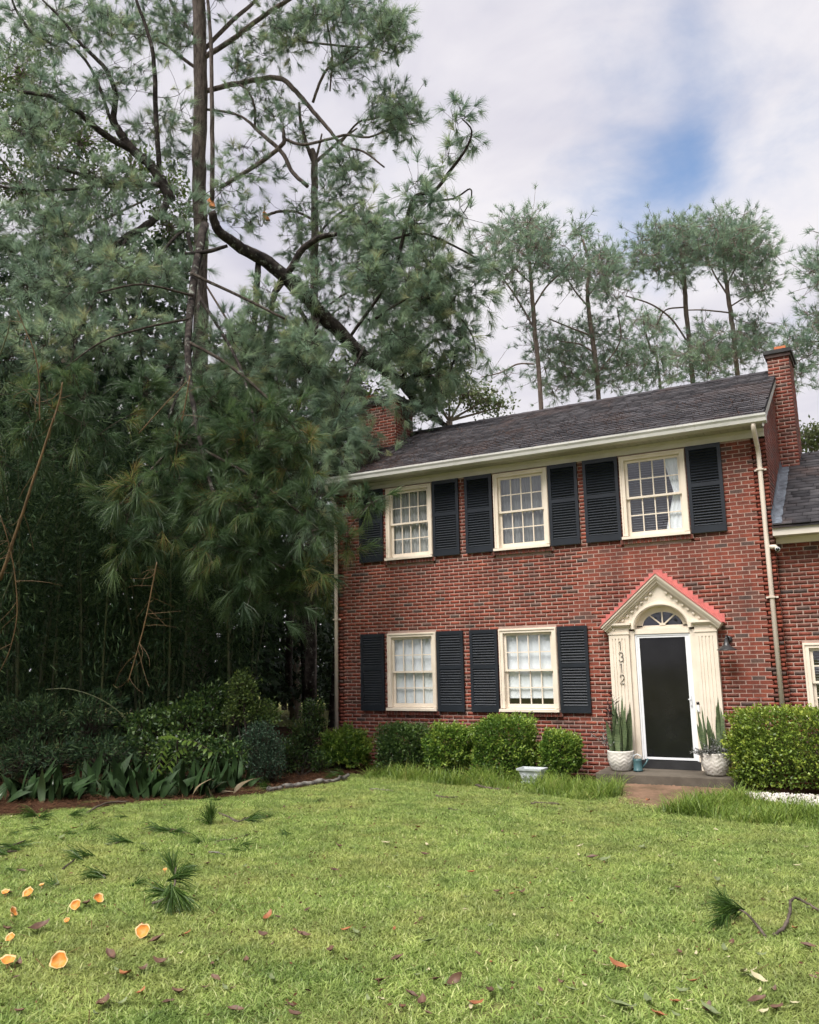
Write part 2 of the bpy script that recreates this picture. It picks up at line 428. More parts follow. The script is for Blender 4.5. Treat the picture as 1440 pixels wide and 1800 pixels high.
simple_mat('curtain_grey', (.42, .43, .43), (.34, .35, .35), 2.0, 0.85, 0.1, 0.1)
simple_mat('curtain_dark', (.20, .21, .21), (.15, .16, .16), 2.0, 0.85, 0.1, 0.1)
simple_mat('blind_slat', (.40, .40, .39), (.33, .33, .32), 2.0, 0.5, 0.3)
simple_mat('teal_enamel', (.05, .11, .12), (.03, .075, .085), 5.0, 0.35, 0.5, 0.05)
simple_mat('pot_white', (.66, .63, .58), (.54, .51, .46), 6.0, 0.55, 0.35, 0.15)
simple_mat('tub_white', (.55, .58, .60), (.36, .38, .39), 9.0, 0.5, 0.4, 0.1)
simple_mat('soil', (.045, .03, .02), (.02, .014, .01), 14.0, 0.95, 0.05, 0.8)
simple_mat('digit_metal', (.035, .032, .03), (.05, .045, .04), 9.0, 0.4, 0.5)
simple_mat('lens_black', (.01, .01, .012), (.012, .012, .014), 4.0, 0.12, 0.6)
def glass_mat(name, tint, refl):
    m, nt = new_mat(name)
    t = N(nt, 'ShaderNodeBsdfTransparent'); t.inputs[0].default_value = (*tint, 1)
    g = N(nt, 'ShaderNodeBsdfGlossy'); g.inputs['Roughness'].default_value = 0.02; g.inputs[0].default_value = (.95, .97, 1, 1)
    b = N(nt, 'ShaderNodeBump'); b.inputs['Strength'].default_value = 0.04; b.inputs['Distance'].default_value = 0.02
    nt.links.new(pos_noise(nt, 5, 2, 0.5), b.inputs['Height']); nt.links.new(b.outputs[0], g.inputs['Normal'])
    fr = N(nt, 'ShaderNodeFresnel'); fr.inputs[0].default_value = 1.5
    ml = N(nt, 'ShaderNodeMath', operation='MULTIPLY_ADD'); nt.links.new(fr.outputs[0], ml.inputs[0]); ml.inputs[1].default_value = 1.9; ml.inputs[2].default_value = refl
    bf = N(nt, 'ShaderNodeMath', operation='SUBTRACT'); bf.inputs[0].default_value = 1.0; nt.links.new(N(nt, 'ShaderNodeNewGeometry').outputs['Backfacing'], bf.inputs[1])     # reflect once, at the front face of the pane
    m2 = N(nt, 'ShaderNodeMath', operation='MULTIPLY'); nt.links.new(ml.outputs[0], m2.inputs[0]); nt.links.new(bf.outputs[0], m2.inputs[1])
    mx = N(nt, 'ShaderNodeMixShader'); nt.links.new(m2.outputs[0], mx.inputs[0]); nt.links.new(t.outputs[0], mx.inputs[1]); nt.links.new(g.outputs[0], mx.inputs[2])
    o = N(nt, 'ShaderNodeOutputMaterial'); nt.links.new(mx.outputs[0], o.inputs[0])
glass_mat('window_glass', (.985, .99, .99), 0.03); glass_mat('dark_glass', (.5, .52, .54), 0.03)
def screen():
    m, nt = new_mat('door_screen')
    finish(nt, ramp_node(nt, pos_noise(nt, 2.5, 4, 0.6), [(0.3, (.006, .006, .0065)), (0.7, (.012, .012, .013))]), 0.08, 0.4)
screen()
def shingle_mat(name, source):
    m, nt = new_mat(name)
    if source == 'object':
        sp = N(nt, 'ShaderNodeSeparateColor'); nt.links.new(N(nt, 'ShaderNodeObjectInfo').outputs['Color'], sp.inputs[0]); fac = sp.outputs[0]
    else: fac = N(nt, 'ShaderNodeAttribute', attribute_name='rnd').outputs['Fac']
    col = ramp_node(nt, fac, [(0, (.030, .029, .033)), (0.5, (.050, .047, .052)), (1, (.076, .072, .078))])
    g = N(nt, 'ShaderNodeNewGeometry')
    col = mixc(nt, ramp_node(nt, pos_noise(nt, 0.9, 5, 0.65), [(0.5, (0, 0, 0)), (0.72, (.55, .55, .55))]), col, (.085, .05, .04))
    col = mixc(nt, ramp_node(nt, pos_noise(nt, 1.7, 5, 0.7), [(0.56, (0, 0, 0)), (0.75, (.4, .4, .4))]), col, (.085, .08, .075))
    col = mixc(nt, 1.0, col, ramp_node(nt, pos_noise(nt, 300, 2, 0.6), [(0.3, (.55, .55, .55)), (0.7, (1.35, 1.35, 1.35))]), 'MULTIPLY')
    finish(nt, col, 0.9, 0.15, pos_noise(nt, 220, 3, 0.7), 0.6, 0.004)
shingle_mat('shingle_single', 'object'); shingle_mat('shingle_mass', 'attribute')
def bark(name, a, b, c, lichen=0.0, vs=(6, 6, 1.6)):
    m, nt = new_mat(name)
    f = pos_noise(nt, 2.2, 6, 0.7, vs)
    col = ramp_node(nt, f, [(0.34, a), (0.5, b), (0.68, c)])
    if lichen:
        col = mixc(nt, ramp_node(nt, pos_noise(nt, 7, 5, 0.7), [(0.58, (0, 0, 0)), (0.66, (lichen,) * 3)]), col, (.27, .29, .25))
    finish(nt, col, 0.92, 0.1, pos_noise(nt, 9, 5, 0.75, vs), 0.9, 0.03)
bark('pine_bark', (.045, .038, .035), (.125, .102, .092), (.21, .175, .155))
bark('wet_bark', (.012, .011, .011), (.034, .028, .026), (.08, .068, .06), 0.75, (3, 3, 3))
bark('far_bark', (.11, .088, .078), (.19, .15, .13), (.27, .21, .18))  # lightened to go with the far needles, haze mixed into the bark colour
bark('twig_bark', (.02, .016, .013), (.05, .04, .032), (.10, .085, .07), 0.35, (8, 8, 8))
simple_mat('fresh_wood', (.62, .24, .09), (.45, .16, .06), 12, 0.8, 0.1, 0.4)
simple_mat('dead_culm', (.15, .095, .045), (.07, .045, .024), 3.0, 0.6, 0.25, 0.2, (8, 8, 1))
simple_mat('green_culm', (.085, .095, .04), (.03, .036, .018), 2.5, 0.5, 0.3, 0.1, (8, 8, 1))
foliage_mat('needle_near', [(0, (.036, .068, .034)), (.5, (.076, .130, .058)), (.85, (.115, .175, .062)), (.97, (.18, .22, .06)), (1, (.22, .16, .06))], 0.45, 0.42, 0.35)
foliage_mat('needle_top', [(0, (.135, .205, .15)), (.5, (.24, .335, .225)), (.9, (.32, .41, .235)), (1, (.36, .36, .19))], 0.55, 0.42, 0.4)  # paler than the near needles: veiling haze put into the leaf colour
foliage_mat('needle_far', [(0, (.17, .25, .19)), (.5, (.26, .365, .26)), (1, (.35, .44, .29))], 0.55, 0.5, 0.3)  # palest needles, their colour stands in for haze over the far pines
foliage_mat('needle_fallen', [(0, (.022, .05, .010)), (.5, (.05, .105, .018)), (1, (.10, .17, .03))], 0.3, 0.42, 0.35)
foliage_mat('needle_brown', [(0, (.03, .014, .008)), (.5, (.085, .038, .02)), (1, (.17, .085, .042))], 0.1, 0.6, 0.2)
foliage_mat('boxwood_leaf', [(0, (.028, .062, .012)), (.4, (.07, .145, .022)), (.75, (.155, .25, .036)), (1, (.28, .36, .06))], 0.3, 0.38, 0.4, 3.0)
foliage_mat('hedge_leaf', [(0, (.04, .075, .015)), (.35, (.11, .175, .028)), (.7, (.22, .31, .045)), (1, (.38, .44, .075))], 0.3, 0.38, 0.4, 3.0)
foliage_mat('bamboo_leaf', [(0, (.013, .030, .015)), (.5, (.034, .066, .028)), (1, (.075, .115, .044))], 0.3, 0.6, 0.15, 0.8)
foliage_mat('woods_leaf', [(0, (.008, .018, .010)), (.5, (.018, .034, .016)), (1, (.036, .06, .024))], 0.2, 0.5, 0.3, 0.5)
foliage_mat('broad_leaf', [(0, (.03, .055, .015)), (.5, (.075, .12, .03)), (1, (.16, .21, .05))], 0.4, 0.5, 0.3, 0.8)
foliage_mat('pale_leaf', [(0, (.06, .085, .035)), (.5, (.13, .17, .07)), (1, (.22, .25, .12))], 0.4, 0.5, 0.3, 0.8)
foliage_mat('shrub_leaf', [(0, (.016, .038, .012)), (.5, (.042, .085, .024)), (1, (.105, .17, .036))], 0.3, 0.4, 0.35, 1.5)
foliage_mat('blue_shrub_leaf', [(0, (.014, .032, .020)), (.5, (.032, .064, .038)), (1, (.06, .10, .058))], 0.25, 0.5, 0.2, 2.0)
foliage_mat('lime_leaf', [(0, (.08, .13, .02)), (.5, (.14, .21, .03)), (1, (.24, .30, .05))], 0.35, 0.4, 0.35)
foliage_mat('silver_leaf', [(0, (.11, .12, .115)), (.5, (.21, .22, .21)), (1, (.36, .36, .34))], 0.2, 0.6, 0.2)
foliage_mat('purple_leaf', [(0, (.03, .018, .02)), (.5, (.06, .035, .035)), (1, (.10, .08, .06))], 0.2, 0.5, 0.3)
foliage_mat('border_blade', [(0, (.07, .12, .02)), (.5, (.16, .25, .04)), (.85, (.27, .34, .07)), (1, (.40, .36, .14))], 0.35, 0.42, 0.35, 1.3)
def lawn_blade():
    m, nt = new_mat('lawn_blade')
    a = N(nt, 'ShaderNodeAttribute', attribute_name='rnd')
    col = ramp_node(nt, a.outputs['Fac'], [(0, (.125, .19, .045)), (.4, (.28, .38, .095)), (.75, (.44, .525, .18)), (.92, (.64, .65, .34)), (1, (.72, .62, .39))])
    nz = pos_noise(nt, 0.75, 5, 0.65)
    col = mixc(nt, ramp_node(nt, nz, [(0.42, (0, 0, 0)), (0.70, (.65, .65, .65))]), col, (.37, .37, .13))
    nz2 = pos_noise(nt, 2.4, 4, 0.6)
    col = mixc(nt, 1.0, col, ramp_node(nt, nz2, [(0.28, (.58, .66, .58)), (0.66, (1.1, 1.08, 1.05))]), 'MULTIPLY')
    col = mixc(nt, 1.0, col, ramp_node(nt, pos_noise(nt, 7.0, 3, 0.6), [(0.3, (.72, .76, .72)), (0.6, (1.06, 1.05, 1.04))]), 'MULTIPLY')
    p = N(nt, 'ShaderNodeBsdfPrincipled'); nt.links.new(col, p.inputs['Base Color']); p.inputs['Roughness'].default_value = 0.45; p.inputs['Specular IOR Level'].default_value = 0.3
    t = N(nt, 'ShaderNodeBsdfTranslucent'); nt.links.new(col, t.inputs[0])
    mx = N(nt, 'ShaderNodeMixShader'); mx.inputs[0].default_value = 0.35
    nt.links.new(p.outputs[0], mx.inputs[1]); nt.links.new(t.outputs[0], mx.inputs[2])
    o = N(nt, 'ShaderNodeOutputMaterial'); nt.links.new(mx.outputs[0], o.inputs[0])
lawn_blade()
def soil_ground():
    m, nt = new_mat('lawn_soil')
    col = ramp_node(nt, pos_noise(nt, 1.3, 6, 0.65), [(0.3, (.12, .14, .045)), (0.5, (.18, .185, .065)), (0.72, (.23, .19, .085))])
    col = mixc(nt, 1.0, col, ramp_node(nt, pos_noise(nt, 40, 4, 0.7), [(0.25, (.5, .5, .5)), (0.7, (1.2, 1.2, 1.2))]), 'MULTIPLY')
    finish(nt, col, 0.95, 0.1, pos_noise(nt, 30, 5, 0.7), 0.8, 0.03)
soil_ground()
simple_mat('pine_straw_bed', (.055, .028, .017), (.016, .010, .007), 3.5, 0.95, 0.05, 0.9, None, 7, 0, 25)
simple_mat('path_earth', (.20, .125, .085), (.10, .07, .045), 3.0, 0.9, 0.1, 0.7, None, 6, 0, 30)
simple_mat('white_stone', (.72, .68, .64), (.50, .45, .42), 9, 0.7, 0.2, 0.3)
simple_mat('snake_leaf', (.14, .18, .085), (.04, .07, .035), 16, 0.4, 0.4, 0.05, (1, 1, 3.5))
simple_mat('aspidistra_leaf', (.028, .056, .018), (.012, .025, .010), 2.2, 0.55, 0.12, 0.1, (6, 6, 1))
simple_mat('aspidistra_pale', (.05, .085, .028), (.022, .04, .015), 2.2, 0.33, 0.5, 0.1, (6, 6, 1))
simple_mat('aspidistra_dry', (.17, .135, .08), (.08, .06, .032), 3.0, 0.6, 0.3, 0.1)
simple_mat('mushroom_cap', (.60, .235, .045), (.52, .17, .028), 18, 0.5, 0.3, 0.1)
simple_mat('mushroom_rim', (.62, .42, .22), (.55, .33, .14), 18, 0.6, 0.3, 0.1)
simple_mat('dead_leaf', (.13, .07, .045), (.06, .032, .022), 14, 0.55, 0.35, 0.3)
simple_mat('rust_leaf', (.30, .115, .045), (.18, .065, .028), 14, 0.55, 0.35, 0.3)
simple_mat('olive_leaf', (.17, .20, .09), (.10, .13, .06), 14, 0.5, 0.35, 0.2)
simple_mat('pale_dry_leaf', (.42, .38, .24), (.33, .29, .17), 14, 0.55, 0.3, 0.2)
simple_mat('stick_bark', (.13, .105, .085), (.03, .024, .02), 9, 0.9, 0.1, 0.6)
simple_mat('lichen_bark', (.20, .19, .17), (.02, .016, .014), 9, 0.9, 0.1, 0.6)

# ------------------------------------------------------------------ ground
def grid_sheet(name, mat, x0, x1, y0, y1, nx, ny, lift=0.0, rough=0.0, poly=None):
    xs, ys = np.linspace(x0, x1, nx), np.linspace(y0, y1, ny)
    X, Y = np.meshgrid(xs, ys); Z = ground_z(X, Y) + lift + (RNG.normal(0, rough, X.shape) if rough else 0)
    V = np.stack([X, Y, Z], -1).reshape(-1, 3)
    i = np.arange(nx * ny).reshape(ny, nx)
    Q = np.stack([i[:-1, :-1], i[:-1, 1:], i[1:, 1:], i[1:, :-1]], -1).reshape(-1, 4)
    if poly is not None:
        c = V[Q].mean(1); Q = Q[inside(poly, c[:, 0], c[:, 1])]
    nm = NM(); nm.add(V, Q=Q); return nm.build(name, mat, smooth=True)
def inside(poly, x, y):
    x = np.asarray(x); y = np.asarray(y); r = np.zeros(x.shape, bool); n = len(poly)
    for i in range(n):
        (x0, y0), (x1, y1) = poly[i], poly[(i + 1) % n]
        c = ((y0 > y) != (y1 > y)) & (x < (x1 - x0) * (y - y0) / (y1 - y0 + 1e-12) + x0); r ^= c
    return r
tag(grid_sheet('ground', 'lawn_soil', -260, 240, -60, 400, 251, 231), 'soil under the lawn and round the house', 'ground', kind='structure')
# the mulched bed under the thicket, its edge as on the photograph
bed_edge = [tuple(ground_at(u, v)[:2]) for u, v in ((-700, 1500), (-300, 1466), (-100, 1448), (0, 1438), (120, 1425), (260, 1412), (400, 1405), (500, 1392), (580, 1378), (620, 1362))]
bed_edge = [(p[0] + random.uniform(-.08, .08), p[1] + random.uniform(-.08, .08)) for a, b in zip(bed_edge[:-1], bed_edge[1:]) for p in [(a[0] + (b[0] - a[0]) * t / 7, a[1] + (b[1] - a[1]) * t / 7) for t in range(7)]] + [bed_edge[-1]]
BED = bed_edge + [(-8.6, 0.0), (-10.0, 0.0), (-10.0, 8), (-40, 8), (-40, -16)]
tag(grid_sheet('planting_bed', 'pine_straw_bed', -40, -7.5, -16, 8, 200, 150, 0.012, 0.012, BED), 'dark pine straw bed under the bamboo thicket', 'bed', kind='structure')
FRONT_BED = [(-9.9, -1.15), (-8.3, -1.35), (-6.5, -1.35), (-4.7, -1.3), (-4.55, -0.02), (-9.9, -0.02)]
tag(grid_sheet('front_bed', 'pine_straw_bed', -10, -4.4, -1.5, 0, 90, 30, 0.012, 0.008, FRONT_BED), 'narrow mulch bed along the front wall', 'bed', kind='structure')
PATH = [(-4.0, -0.72), (-2.42, -0.72), (-2.5, -1.6), (-2.75, -2.6), (-3.05, -3.0), (-3.5, -2.9), (-3.75, -2.0), (-3.95, -1.2)]
tag(grid_sheet('path', 'path_earth', -4.2, -2.3, -3.2, -0.6, 70, 90, 0.010, 0.006, PATH), 'worn brown earth and brick path to the stoop', 'path', kind='structure')
GRAVEL = [(-2.2, -1.05), (-1.0, -0.95), (1.5, -0.95), (1.5, -2.5), (-0.9, -2.35), (-1.5, -2.0), (-2.1, -1.55)]
tag(grid_sheet('gravel_bed', 'pine_straw_bed', -2.4, 1.6, -2.6, -0.2, 60, 40, 0.008, 0.006, GRAVEL + []), 'soil under the white stone chips', 'bed', kind='structure')
tag(grid_sheet('hedge_bed', 'pine_straw_bed', -2.4, 3.0, -1.0, 0.15, 60, 20, 0.012, 0.008), 'mulch strip under the hedge', 'bed', kind='structure')
# white chips
gv = NM()
pts = np.stack([RNG.uniform(-2.2, 1.5, 9000), RNG.uniform(-2.5, -0.95, 9000)], 1); pts = pts[inside(GRAVEL, pts[:, 0], pts[:, 1])][:5200]
K = len(pts); r = RNG.uniform(0.010, 0.026, K)
oct_ = np.array([[1, 0, 0], [0, 1, 0], [-1, 0, 0], [0, -1, 0], [0, 0, .7], [0, 0, -.7]], float)
th = RNG.random(K) * 6.28; ca, sa = np.cos(th), np.sin(th)
ov = oct_[None] * RNG.uniform(0.6, 1.2, (K, 6, 1)) * r[:, None, None]
ox = ov[..., 0] * ca[:, None] - ov[..., 1] * sa[:, None]; oy = ov[..., 0] * sa[:, None] + ov[..., 1] * ca[:, None]
V = np.stack([ox + pts[:, :1], oy + pts[:, 1:], ov[..., 2] + ground_z(pts[:, 0], pts[:, 1])[:, None] + 0.014 + r[:, None] * .4], -1).reshape(-1, 3)
T = (np.arange(K) * 6)[:, None, None] + np.array([[0, 1, 4], [1, 2, 4], [2, 3, 4], [3, 0, 4], [1, 0, 5], [2, 1, 5], [3, 2, 5], [0, 3, 5]])
gv.add(V, T=T.reshape(-1, 3)); tag(gv.build('gravel', 'white_stone'), 'white stone chips spread in front of the clipped hedge', 'gravel', kind='stuff')

# lawn: tufts of bent blades instanced over the turf
lawn_col = bpy.data.collections.new('grass_tufts')
for k in range(6):
    nm = NM(); n = 150
    p = np.stack([RNG.uniform(-.11, .11, n), RNG.uniform(-.11, .11, n), np.zeros(n)], 1)
    a = RNG.normal(0, 0.55, (n, 3)); a[:, 2] = 1
    blades(nm, p, a, RNG.uniform(.018, .048, n), RNG.uniform(.0038, .0078, n), RNG.uniform(.2, 1.1, n), np.clip(RNG.beta(2, 2.4, n), 0, 1), 2)
    o = nm.build('grass_tuft', 'lawn_blade'); COL.objects.unlink(o); lawn_col.objects.link(o); o['kind'] = 'helper'
def scatter(name, P, rotz, scl, label):
    me = bpy.data.meshes.new(name); me.vertices.add(len(P)); me.vertices.foreach_set('co', P.astype(np.float32).ravel())
    a = me.attributes.new('rz', 'FLOAT', 'POINT'); a.data.foreach_set('value', rotz.astype(np.float32))
    a = me.attributes.new('sc', 'FLOAT', 'POINT'); a.data.foreach_set('value', scl.astype(np.float32))
    o = link(name, me)
    ng = bpy.data.node_groups.new(name, 'GeometryNodeTree')
    ng.interface.new_socket('Geometry', in_out='INPUT', socket_type='NodeSocketGeometry'); ng.interface.new_socket('Geometry', in_out='OUTPUT', socket_type='NodeSocketGeometry')
    gi, go = ng.nodes.new('NodeGroupInput'), ng.nodes.new('NodeGroupOutput')
    mp = ng.nodes.new('GeometryNodeMeshToPoints'); ci = ng.nodes.new('GeometryNodeCollectionInfo'); ip = ng.nodes.new('GeometryNodeInstanceOnPoints')
    ci.inputs['Collection'].default_value = lawn_col; ci.inputs['Separate Children'].default_value = True; ci.inputs['Reset Children'].default_value = True
    ip.inputs['Pick Instance'].default_value = True
    rz = ng.nodes.new('GeometryNodeInputNamedAttribute'); rz.data_type = 'FLOAT'; rz.inputs[0].default_value = 'rz'
    sc = ng.nodes.new('GeometryNodeInputNamedAttribute'); sc.data_type = 'FLOAT'; sc.inputs[0].default_value = 'sc'
    cx = ng.nodes.new('ShaderNodeCombineXYZ'); L = ng.links.new
    L(gi.outputs[0], mp.inputs[0]); L(mp.outputs[0], ip.inputs['Points']); L(ci.outputs[0], ip.inputs['Instance'])
    L(rz.outputs[0], cx.inputs[2]); L(cx.outputs[0], ip.inputs['Rotation']); L(sc.outputs[0], ip.inputs['Scale']); L(ip.outputs[0], go.inputs[0])
    md = o.modifiers.new('scatter', 'NODES'); md.node_group = ng
    return tag(o, label, 'grass', kind='stuff')
gx, gy = np.meshgrid(np.arange(-24, 5, 0.115), np.arange(-14.2, -0.6, 0.115))
gx = gx.ravel() + RNG.uniform(-.06, .06, gx.size); gy = gy.ravel() + RNG.uniform(-.06, .06, gy.size)
gz = ground_z(gx, gy)
uu, vv, dd = project(np.stack([gx, gy, gz], 1))
ok = (dd > 2.5) & (uu > -420) & (uu < 1860) & (vv < 2150)
jit = RNG.normal(0, .09, gx.size)
for poly in (BED, FRONT_BED, PATH, GRAVEL): ok &= ~inside(poly, gx + jit, gy + jit)
ok &= ~((gy > -1.0) & (gx > -4.6)); ok &= ~((gx > -4.6) & (gx < -2.3) & (gy > -0.85)); ok &= ~((gx < -8.5) & (gy > -.9))
ok &= RNG.random(gx.size) > 0.06 + 0.16 * (np.sin(gx * 2.3 + 1) * np.sin(gy * 1.9) > 0.6)
g3 = np.stack([gx, gy, gz], 1)[ok]
hv = .8 + .35 * np.sin(g3[:, 0] * 3.1 + 2 * np.sin(g3[:, 1] * 1.7)) * np.sin(g3[:, 1] * 2.7 + np.sin(g3[:, 0] * 2.2))
scatter('lawn_grass', g3, RNG.random(len(g3)) * 6.28, RNG.uniform(.7, 1.3, len(g3)) * (.8 + .5 * np.clip(hv, 0, 1)), 'short bright green lawn grass in front of the house')

# taller unmown grass along the beds and the path
def tall_grass(poly, dens, lo, hi, name, label, w=0.008):
    P = np.array(poly); x0, y0 = P.min(0); x1, y1 = P.max(0); n = int(dens * (x1 - x0) * (y1 - y0))
    x, y = RNG.uniform(x0, x1, n), RNG.uniform(y0, y1, n); k = inside(poly, x, y)
    cl = 0.5 + 0.5 * np.sin(x * 5.1 + 2 * np.sin(y * 3.3)) * np.cos(y * 4.2 + 1.3 * np.sin(x * 2.1)); k &= RNG.random(n) < 0.08 + 1.0 * cl ** 1.4
    x, y, cl = x[k], y[k], cl[k]; n = len(x)
    nm = NM(); a = RNG.normal(0, 0.33, (n, 3)); a[:, 2] = 1
    blades(nm, np.stack([x, y, ground_z(x, y)], 1), a, RNG.uniform(lo, hi, n) * (0.45 + 0.75 * cl), RNG.uniform(.7, 1.3, n) * w, RNG.uniform(.15, .95, n), np.clip(RNG.beta(2, 2.2, n), 0, 1), 4)
    tag(nm.build(name, 'border_blade'), label, 'grass', kind='stuff')
tall_grass([(-8.5, -1.2), (-8.2, -1.85), (-6.6, -1.95), (-5.2, -2.1), (-4.6, -2.5), (-3.95, -2.7), (-3.7, -2.0), (-4.0, -1.0), (-4.6, -0.9), (-6.0, -1.1)], 2300, .12, .38, 'border_grass', 'tall unmown grass in front of the round clipped shrubs')
tall_grass([(-2.95, -3.3), (-2.62, -2.4), (-2.15, -1.6), (-1.6, -2.1), (-0.9, -2.45), (1.5, -2.6), (1.5, -3.9), (-0.8, -3.75), (-1.8, -3.7)], 2600, .14, .34, 'border_grass', 'arching border grass between the path and the white stone chips', 0.009)

# ------------------------------------------------------------------ the house
XL, XR = -10.03, -1.59          # ends of the front wall
ZB = 5.42                       # top of the front brickwork
DEPTH, RIDGE_Y, RIDGE_Z, EAVE_Y, EAVE_Z = 5.0, 2.5, 7.30, -0.44, 5.71
WING_Y = 0.15
house = empty('brick_house', (-5.8, 0, 0))
tag(house, 'two storey red brick house with black shutters and a cream arched doorway', 'house')
WIN_UP = [(-8.77, -7.72), (-6.40, -5.32), (-3.985, -2.865)]
WIN_LO = [(-8.78, -7.70), (-6.40, -5.29)]
ZU, ZL = (3.96, 5.425), (1.05, 2.52)
holes = [(a, b, ZU[0] - 0.085, ZU[1]) for a, b in WIN_UP] + [(a, b, ZL[0] - 0.085, ZL[1]) for a, b in WIN_LO] + [(-3.92, -2.97, 0.17, 2.84)]
open_holes = [(a, b, *ZU) for a, b in WIN_UP] + [(a, b, *ZL) for a, b in WIN_LO] + [(-3.92, -2.97, 0.17, 2.84)]

def wall_sheet(mb, x0, x1, z0, z1, y, th, hs):
    """wall slab with openings cut out, reveals included"""
    xs = sorted({x0, x1, *[h[0] for h in hs], *[h[1] for h in hs]}); zs = sorted({z0, z1, *[h[2] for h in hs], *[h[3] for h in hs]})
    xs = [x for x in xs if x0 <= x <= x1]; zs = [z for z in zs if z0 <= z <= z1]
    for i in range(len(xs) - 1):
        for j in range(len(zs) - 1):
            cx, cz = (xs[i] + xs[i + 1]) / 2, (zs[j] + zs[j + 1]) / 2
            if any(h[0] < cx < h[1] and h[2] < cz < h[3] for h in hs): continue
            mb.add([(xs[i], y, zs[j]), (xs[i + 1], y, zs[j]), (xs[i + 1], y, zs[j + 1]), (xs[i], y, zs[j + 1])], [(0, 1, 2, 3)])
            mb.add([(xs[i], y + th, zs[j]), (xs[i + 1], y + th, zs[j]), (xs[i + 1], y + th, zs[j + 1]), (xs[i], y + th, zs[j + 1])], [(3, 2, 1, 0)])
    for a, b, c, d in hs:
        mb.add([(a, y, c), (b, y, c), (b, y, d), (a, y, d), (a, y + th, c), (b, y + th, c), (b, y + th, d), (a, y + th, d)], [(0, 4, 5, 1), (1, 5, 6, 2), (2, 6, 7, 3), (3, 7, 4, 0)])

mb = MB((-5.8, 0, 0)); wall_sheet(mb, XL, XR, -0.3, 5.6, 0.0, 0.22, open_holes)
# gable ends and rear as solid slabs
gab = [(0.0, -0.3), (DEPTH, -0.3), (DEPTH, 5.9), (RIDGE_Y, RIDGE_Z - 0.06), (0.0, 5.9)]
mb.prism_x(gab, XR - 0.22, XR); mb.prism_x(gab, XL, XL + 0.22)
mb.box(XL + .22, XR - .22, DEPTH - .2, DEPTH, -0.3, 5.9)
mb.box(XL + .22, XR - .22, .22, DEPTH - .2, 2.7, 2.85)
wall = mb.build('wall', 'mortar', house)

CP, BL, JT, HJ = 0.0665, 0.189, 0.0120, 0.0145          # course pitch, brick length, joint
BH = CP - JT
def brick_rows(length, z0, z1, hs=(), top=None):
    """running bond as (s0, s1, z, full) rows along a wall, cut at the openings"""
    out = []; k = 0; z = z0
    while z + BH <= z1 + 0.001:
        s = -(BL + HJ) * (0.5 if k % 2 else 0.0) + random.uniform(-.006, .006)
        while s < length:
            p = s + random.uniform(-.003, .003); segs = [(max(p, 0.0), min(p + BL + random.uniform(-.003, .003), length))]
            for a, b, c, d in hs:
                if z + BH > c + 0.004 and z < d - 0.004:
                    ns = []
                    for q0, q1 in segs:
                        if q1 <= a or q0 >= b: ns.append((q0, q1)); continue
                        if q0 < a - 0.02: ns.append((q0, a - 0.004))
                        if q1 > b + 0.02: ns.append((b + 0.004, q1))
                    segs = ns
            for q0, q1 in segs:
                if q1 - q0 > 0.03 and (top is None or z + BH < top(0.5 * (q0 + q1))): out.append((q0, q1, z, q1 - q0 > BL - .02))
            s += BL + HJ
        z += CP; k += 1
    return out
def brick_rnd():
    t = random.random()
    return random.uniform(0, .14) if t < .065 else (random.uniform(.14, .3) if t < .22 else random.uniform(.32, .85) if t < .94 else random.uniform(.85, 1))
def brick_verts(o, a, n, q0, q1, z, proud):
    """a box brick: o wall origin, a along, n outward normal"""
    P = []
    for zz in (z, z + BH):
        for s, d in ((q0, proud), (q1, proud), (q1, -.02), (q0, -.02)):
            P.append((o[0] + a[0] * s + n[0] * d, o[1] + a[1] * s + n[1] * d, zz))
    return P
BF = np.array([(0, 1, 5, 4), (1, 2, 6, 5), (3, 0, 4, 7), (4, 5, 6, 7), (0, 3, 2, 1)])
def brickwork(rows, o, a, n, name, parent, flip=False):
    nm = NM(); V, R = [], []
    for q0, q1, z, _ in rows:
        V += brick_verts(o, a, n, q0, q1, z, random.uniform(.0005, .003)); R += [brick_rnd()] * 8
    K = len(rows); Q = ((np.arange(K) * 8)[:, None, None] + BF).reshape(-1, 4)
    if flip: Q = Q[:, ::-1]
    nm.add(np.array(V), Q=Q, R=np.array(R)); return nm.build(name, 'brick_mass', parent, kind='stuff')
rows = brick_rows(XR - XL, -0.02, ZB, [(a - XL, b - XL, c, d) for a, b, c, d in holes])
def bdist(r):
    x, z = XL + (r[0] + r[1]) / 2, r[2]
    covered = any(s0 - .05 < x < s1 + .05 and z0 < z < z1 for s0, s1, z0, z1 in
                  [(-4.66, -4.02, 3.9, 5.5), (-2.86, -2.29, 3.9, 5.5), (-5.33, -4.7, 3.9, 5.5), (-4.5, -2.4, 0, 3.3), (-2.4, -1.5, -1, 1.25), (-5.3, -4.7, 1, 2.55), (-5.8, -4.7, -1, .9), (-1.76, -1.6, 0, 6)])
    return 1e9 if covered or not r[3] else (x - CAM[0]) ** 2 + CAM[1] ** 2 + (z - CAM[2]) ** 2
rows.sort(key=bdist)
single = MB()
single.add([(-BL / 2, -.0015, 0), (BL / 2, -.0015, 0), (BL / 2, .02, 0), (-BL / 2, .02, 0), (-BL / 2, -.0015, BH), (BL / 2, -.0015, BH), (BL / 2, .02, BH), (-BL / 2, .02, BH)], [tuple(f) for f in BF])
brick_me = single.mesh('brick', 'brick_single')
for q0, q1, z, _ in rows[:290]:
    o = link('brick', brick_me, wall, (XL + (q0 + q1) / 2 + 5.8, random.uniform(-.0012, .0005), z)); c = brick_rnd(); o.color = (c, c, c, 1)
    o.scale = ((q1 - q0) / BL, 1, 1)
brickwork(rows[290:], (XL, 0), (1, 0), (0, -1), 'brickwork', wall)
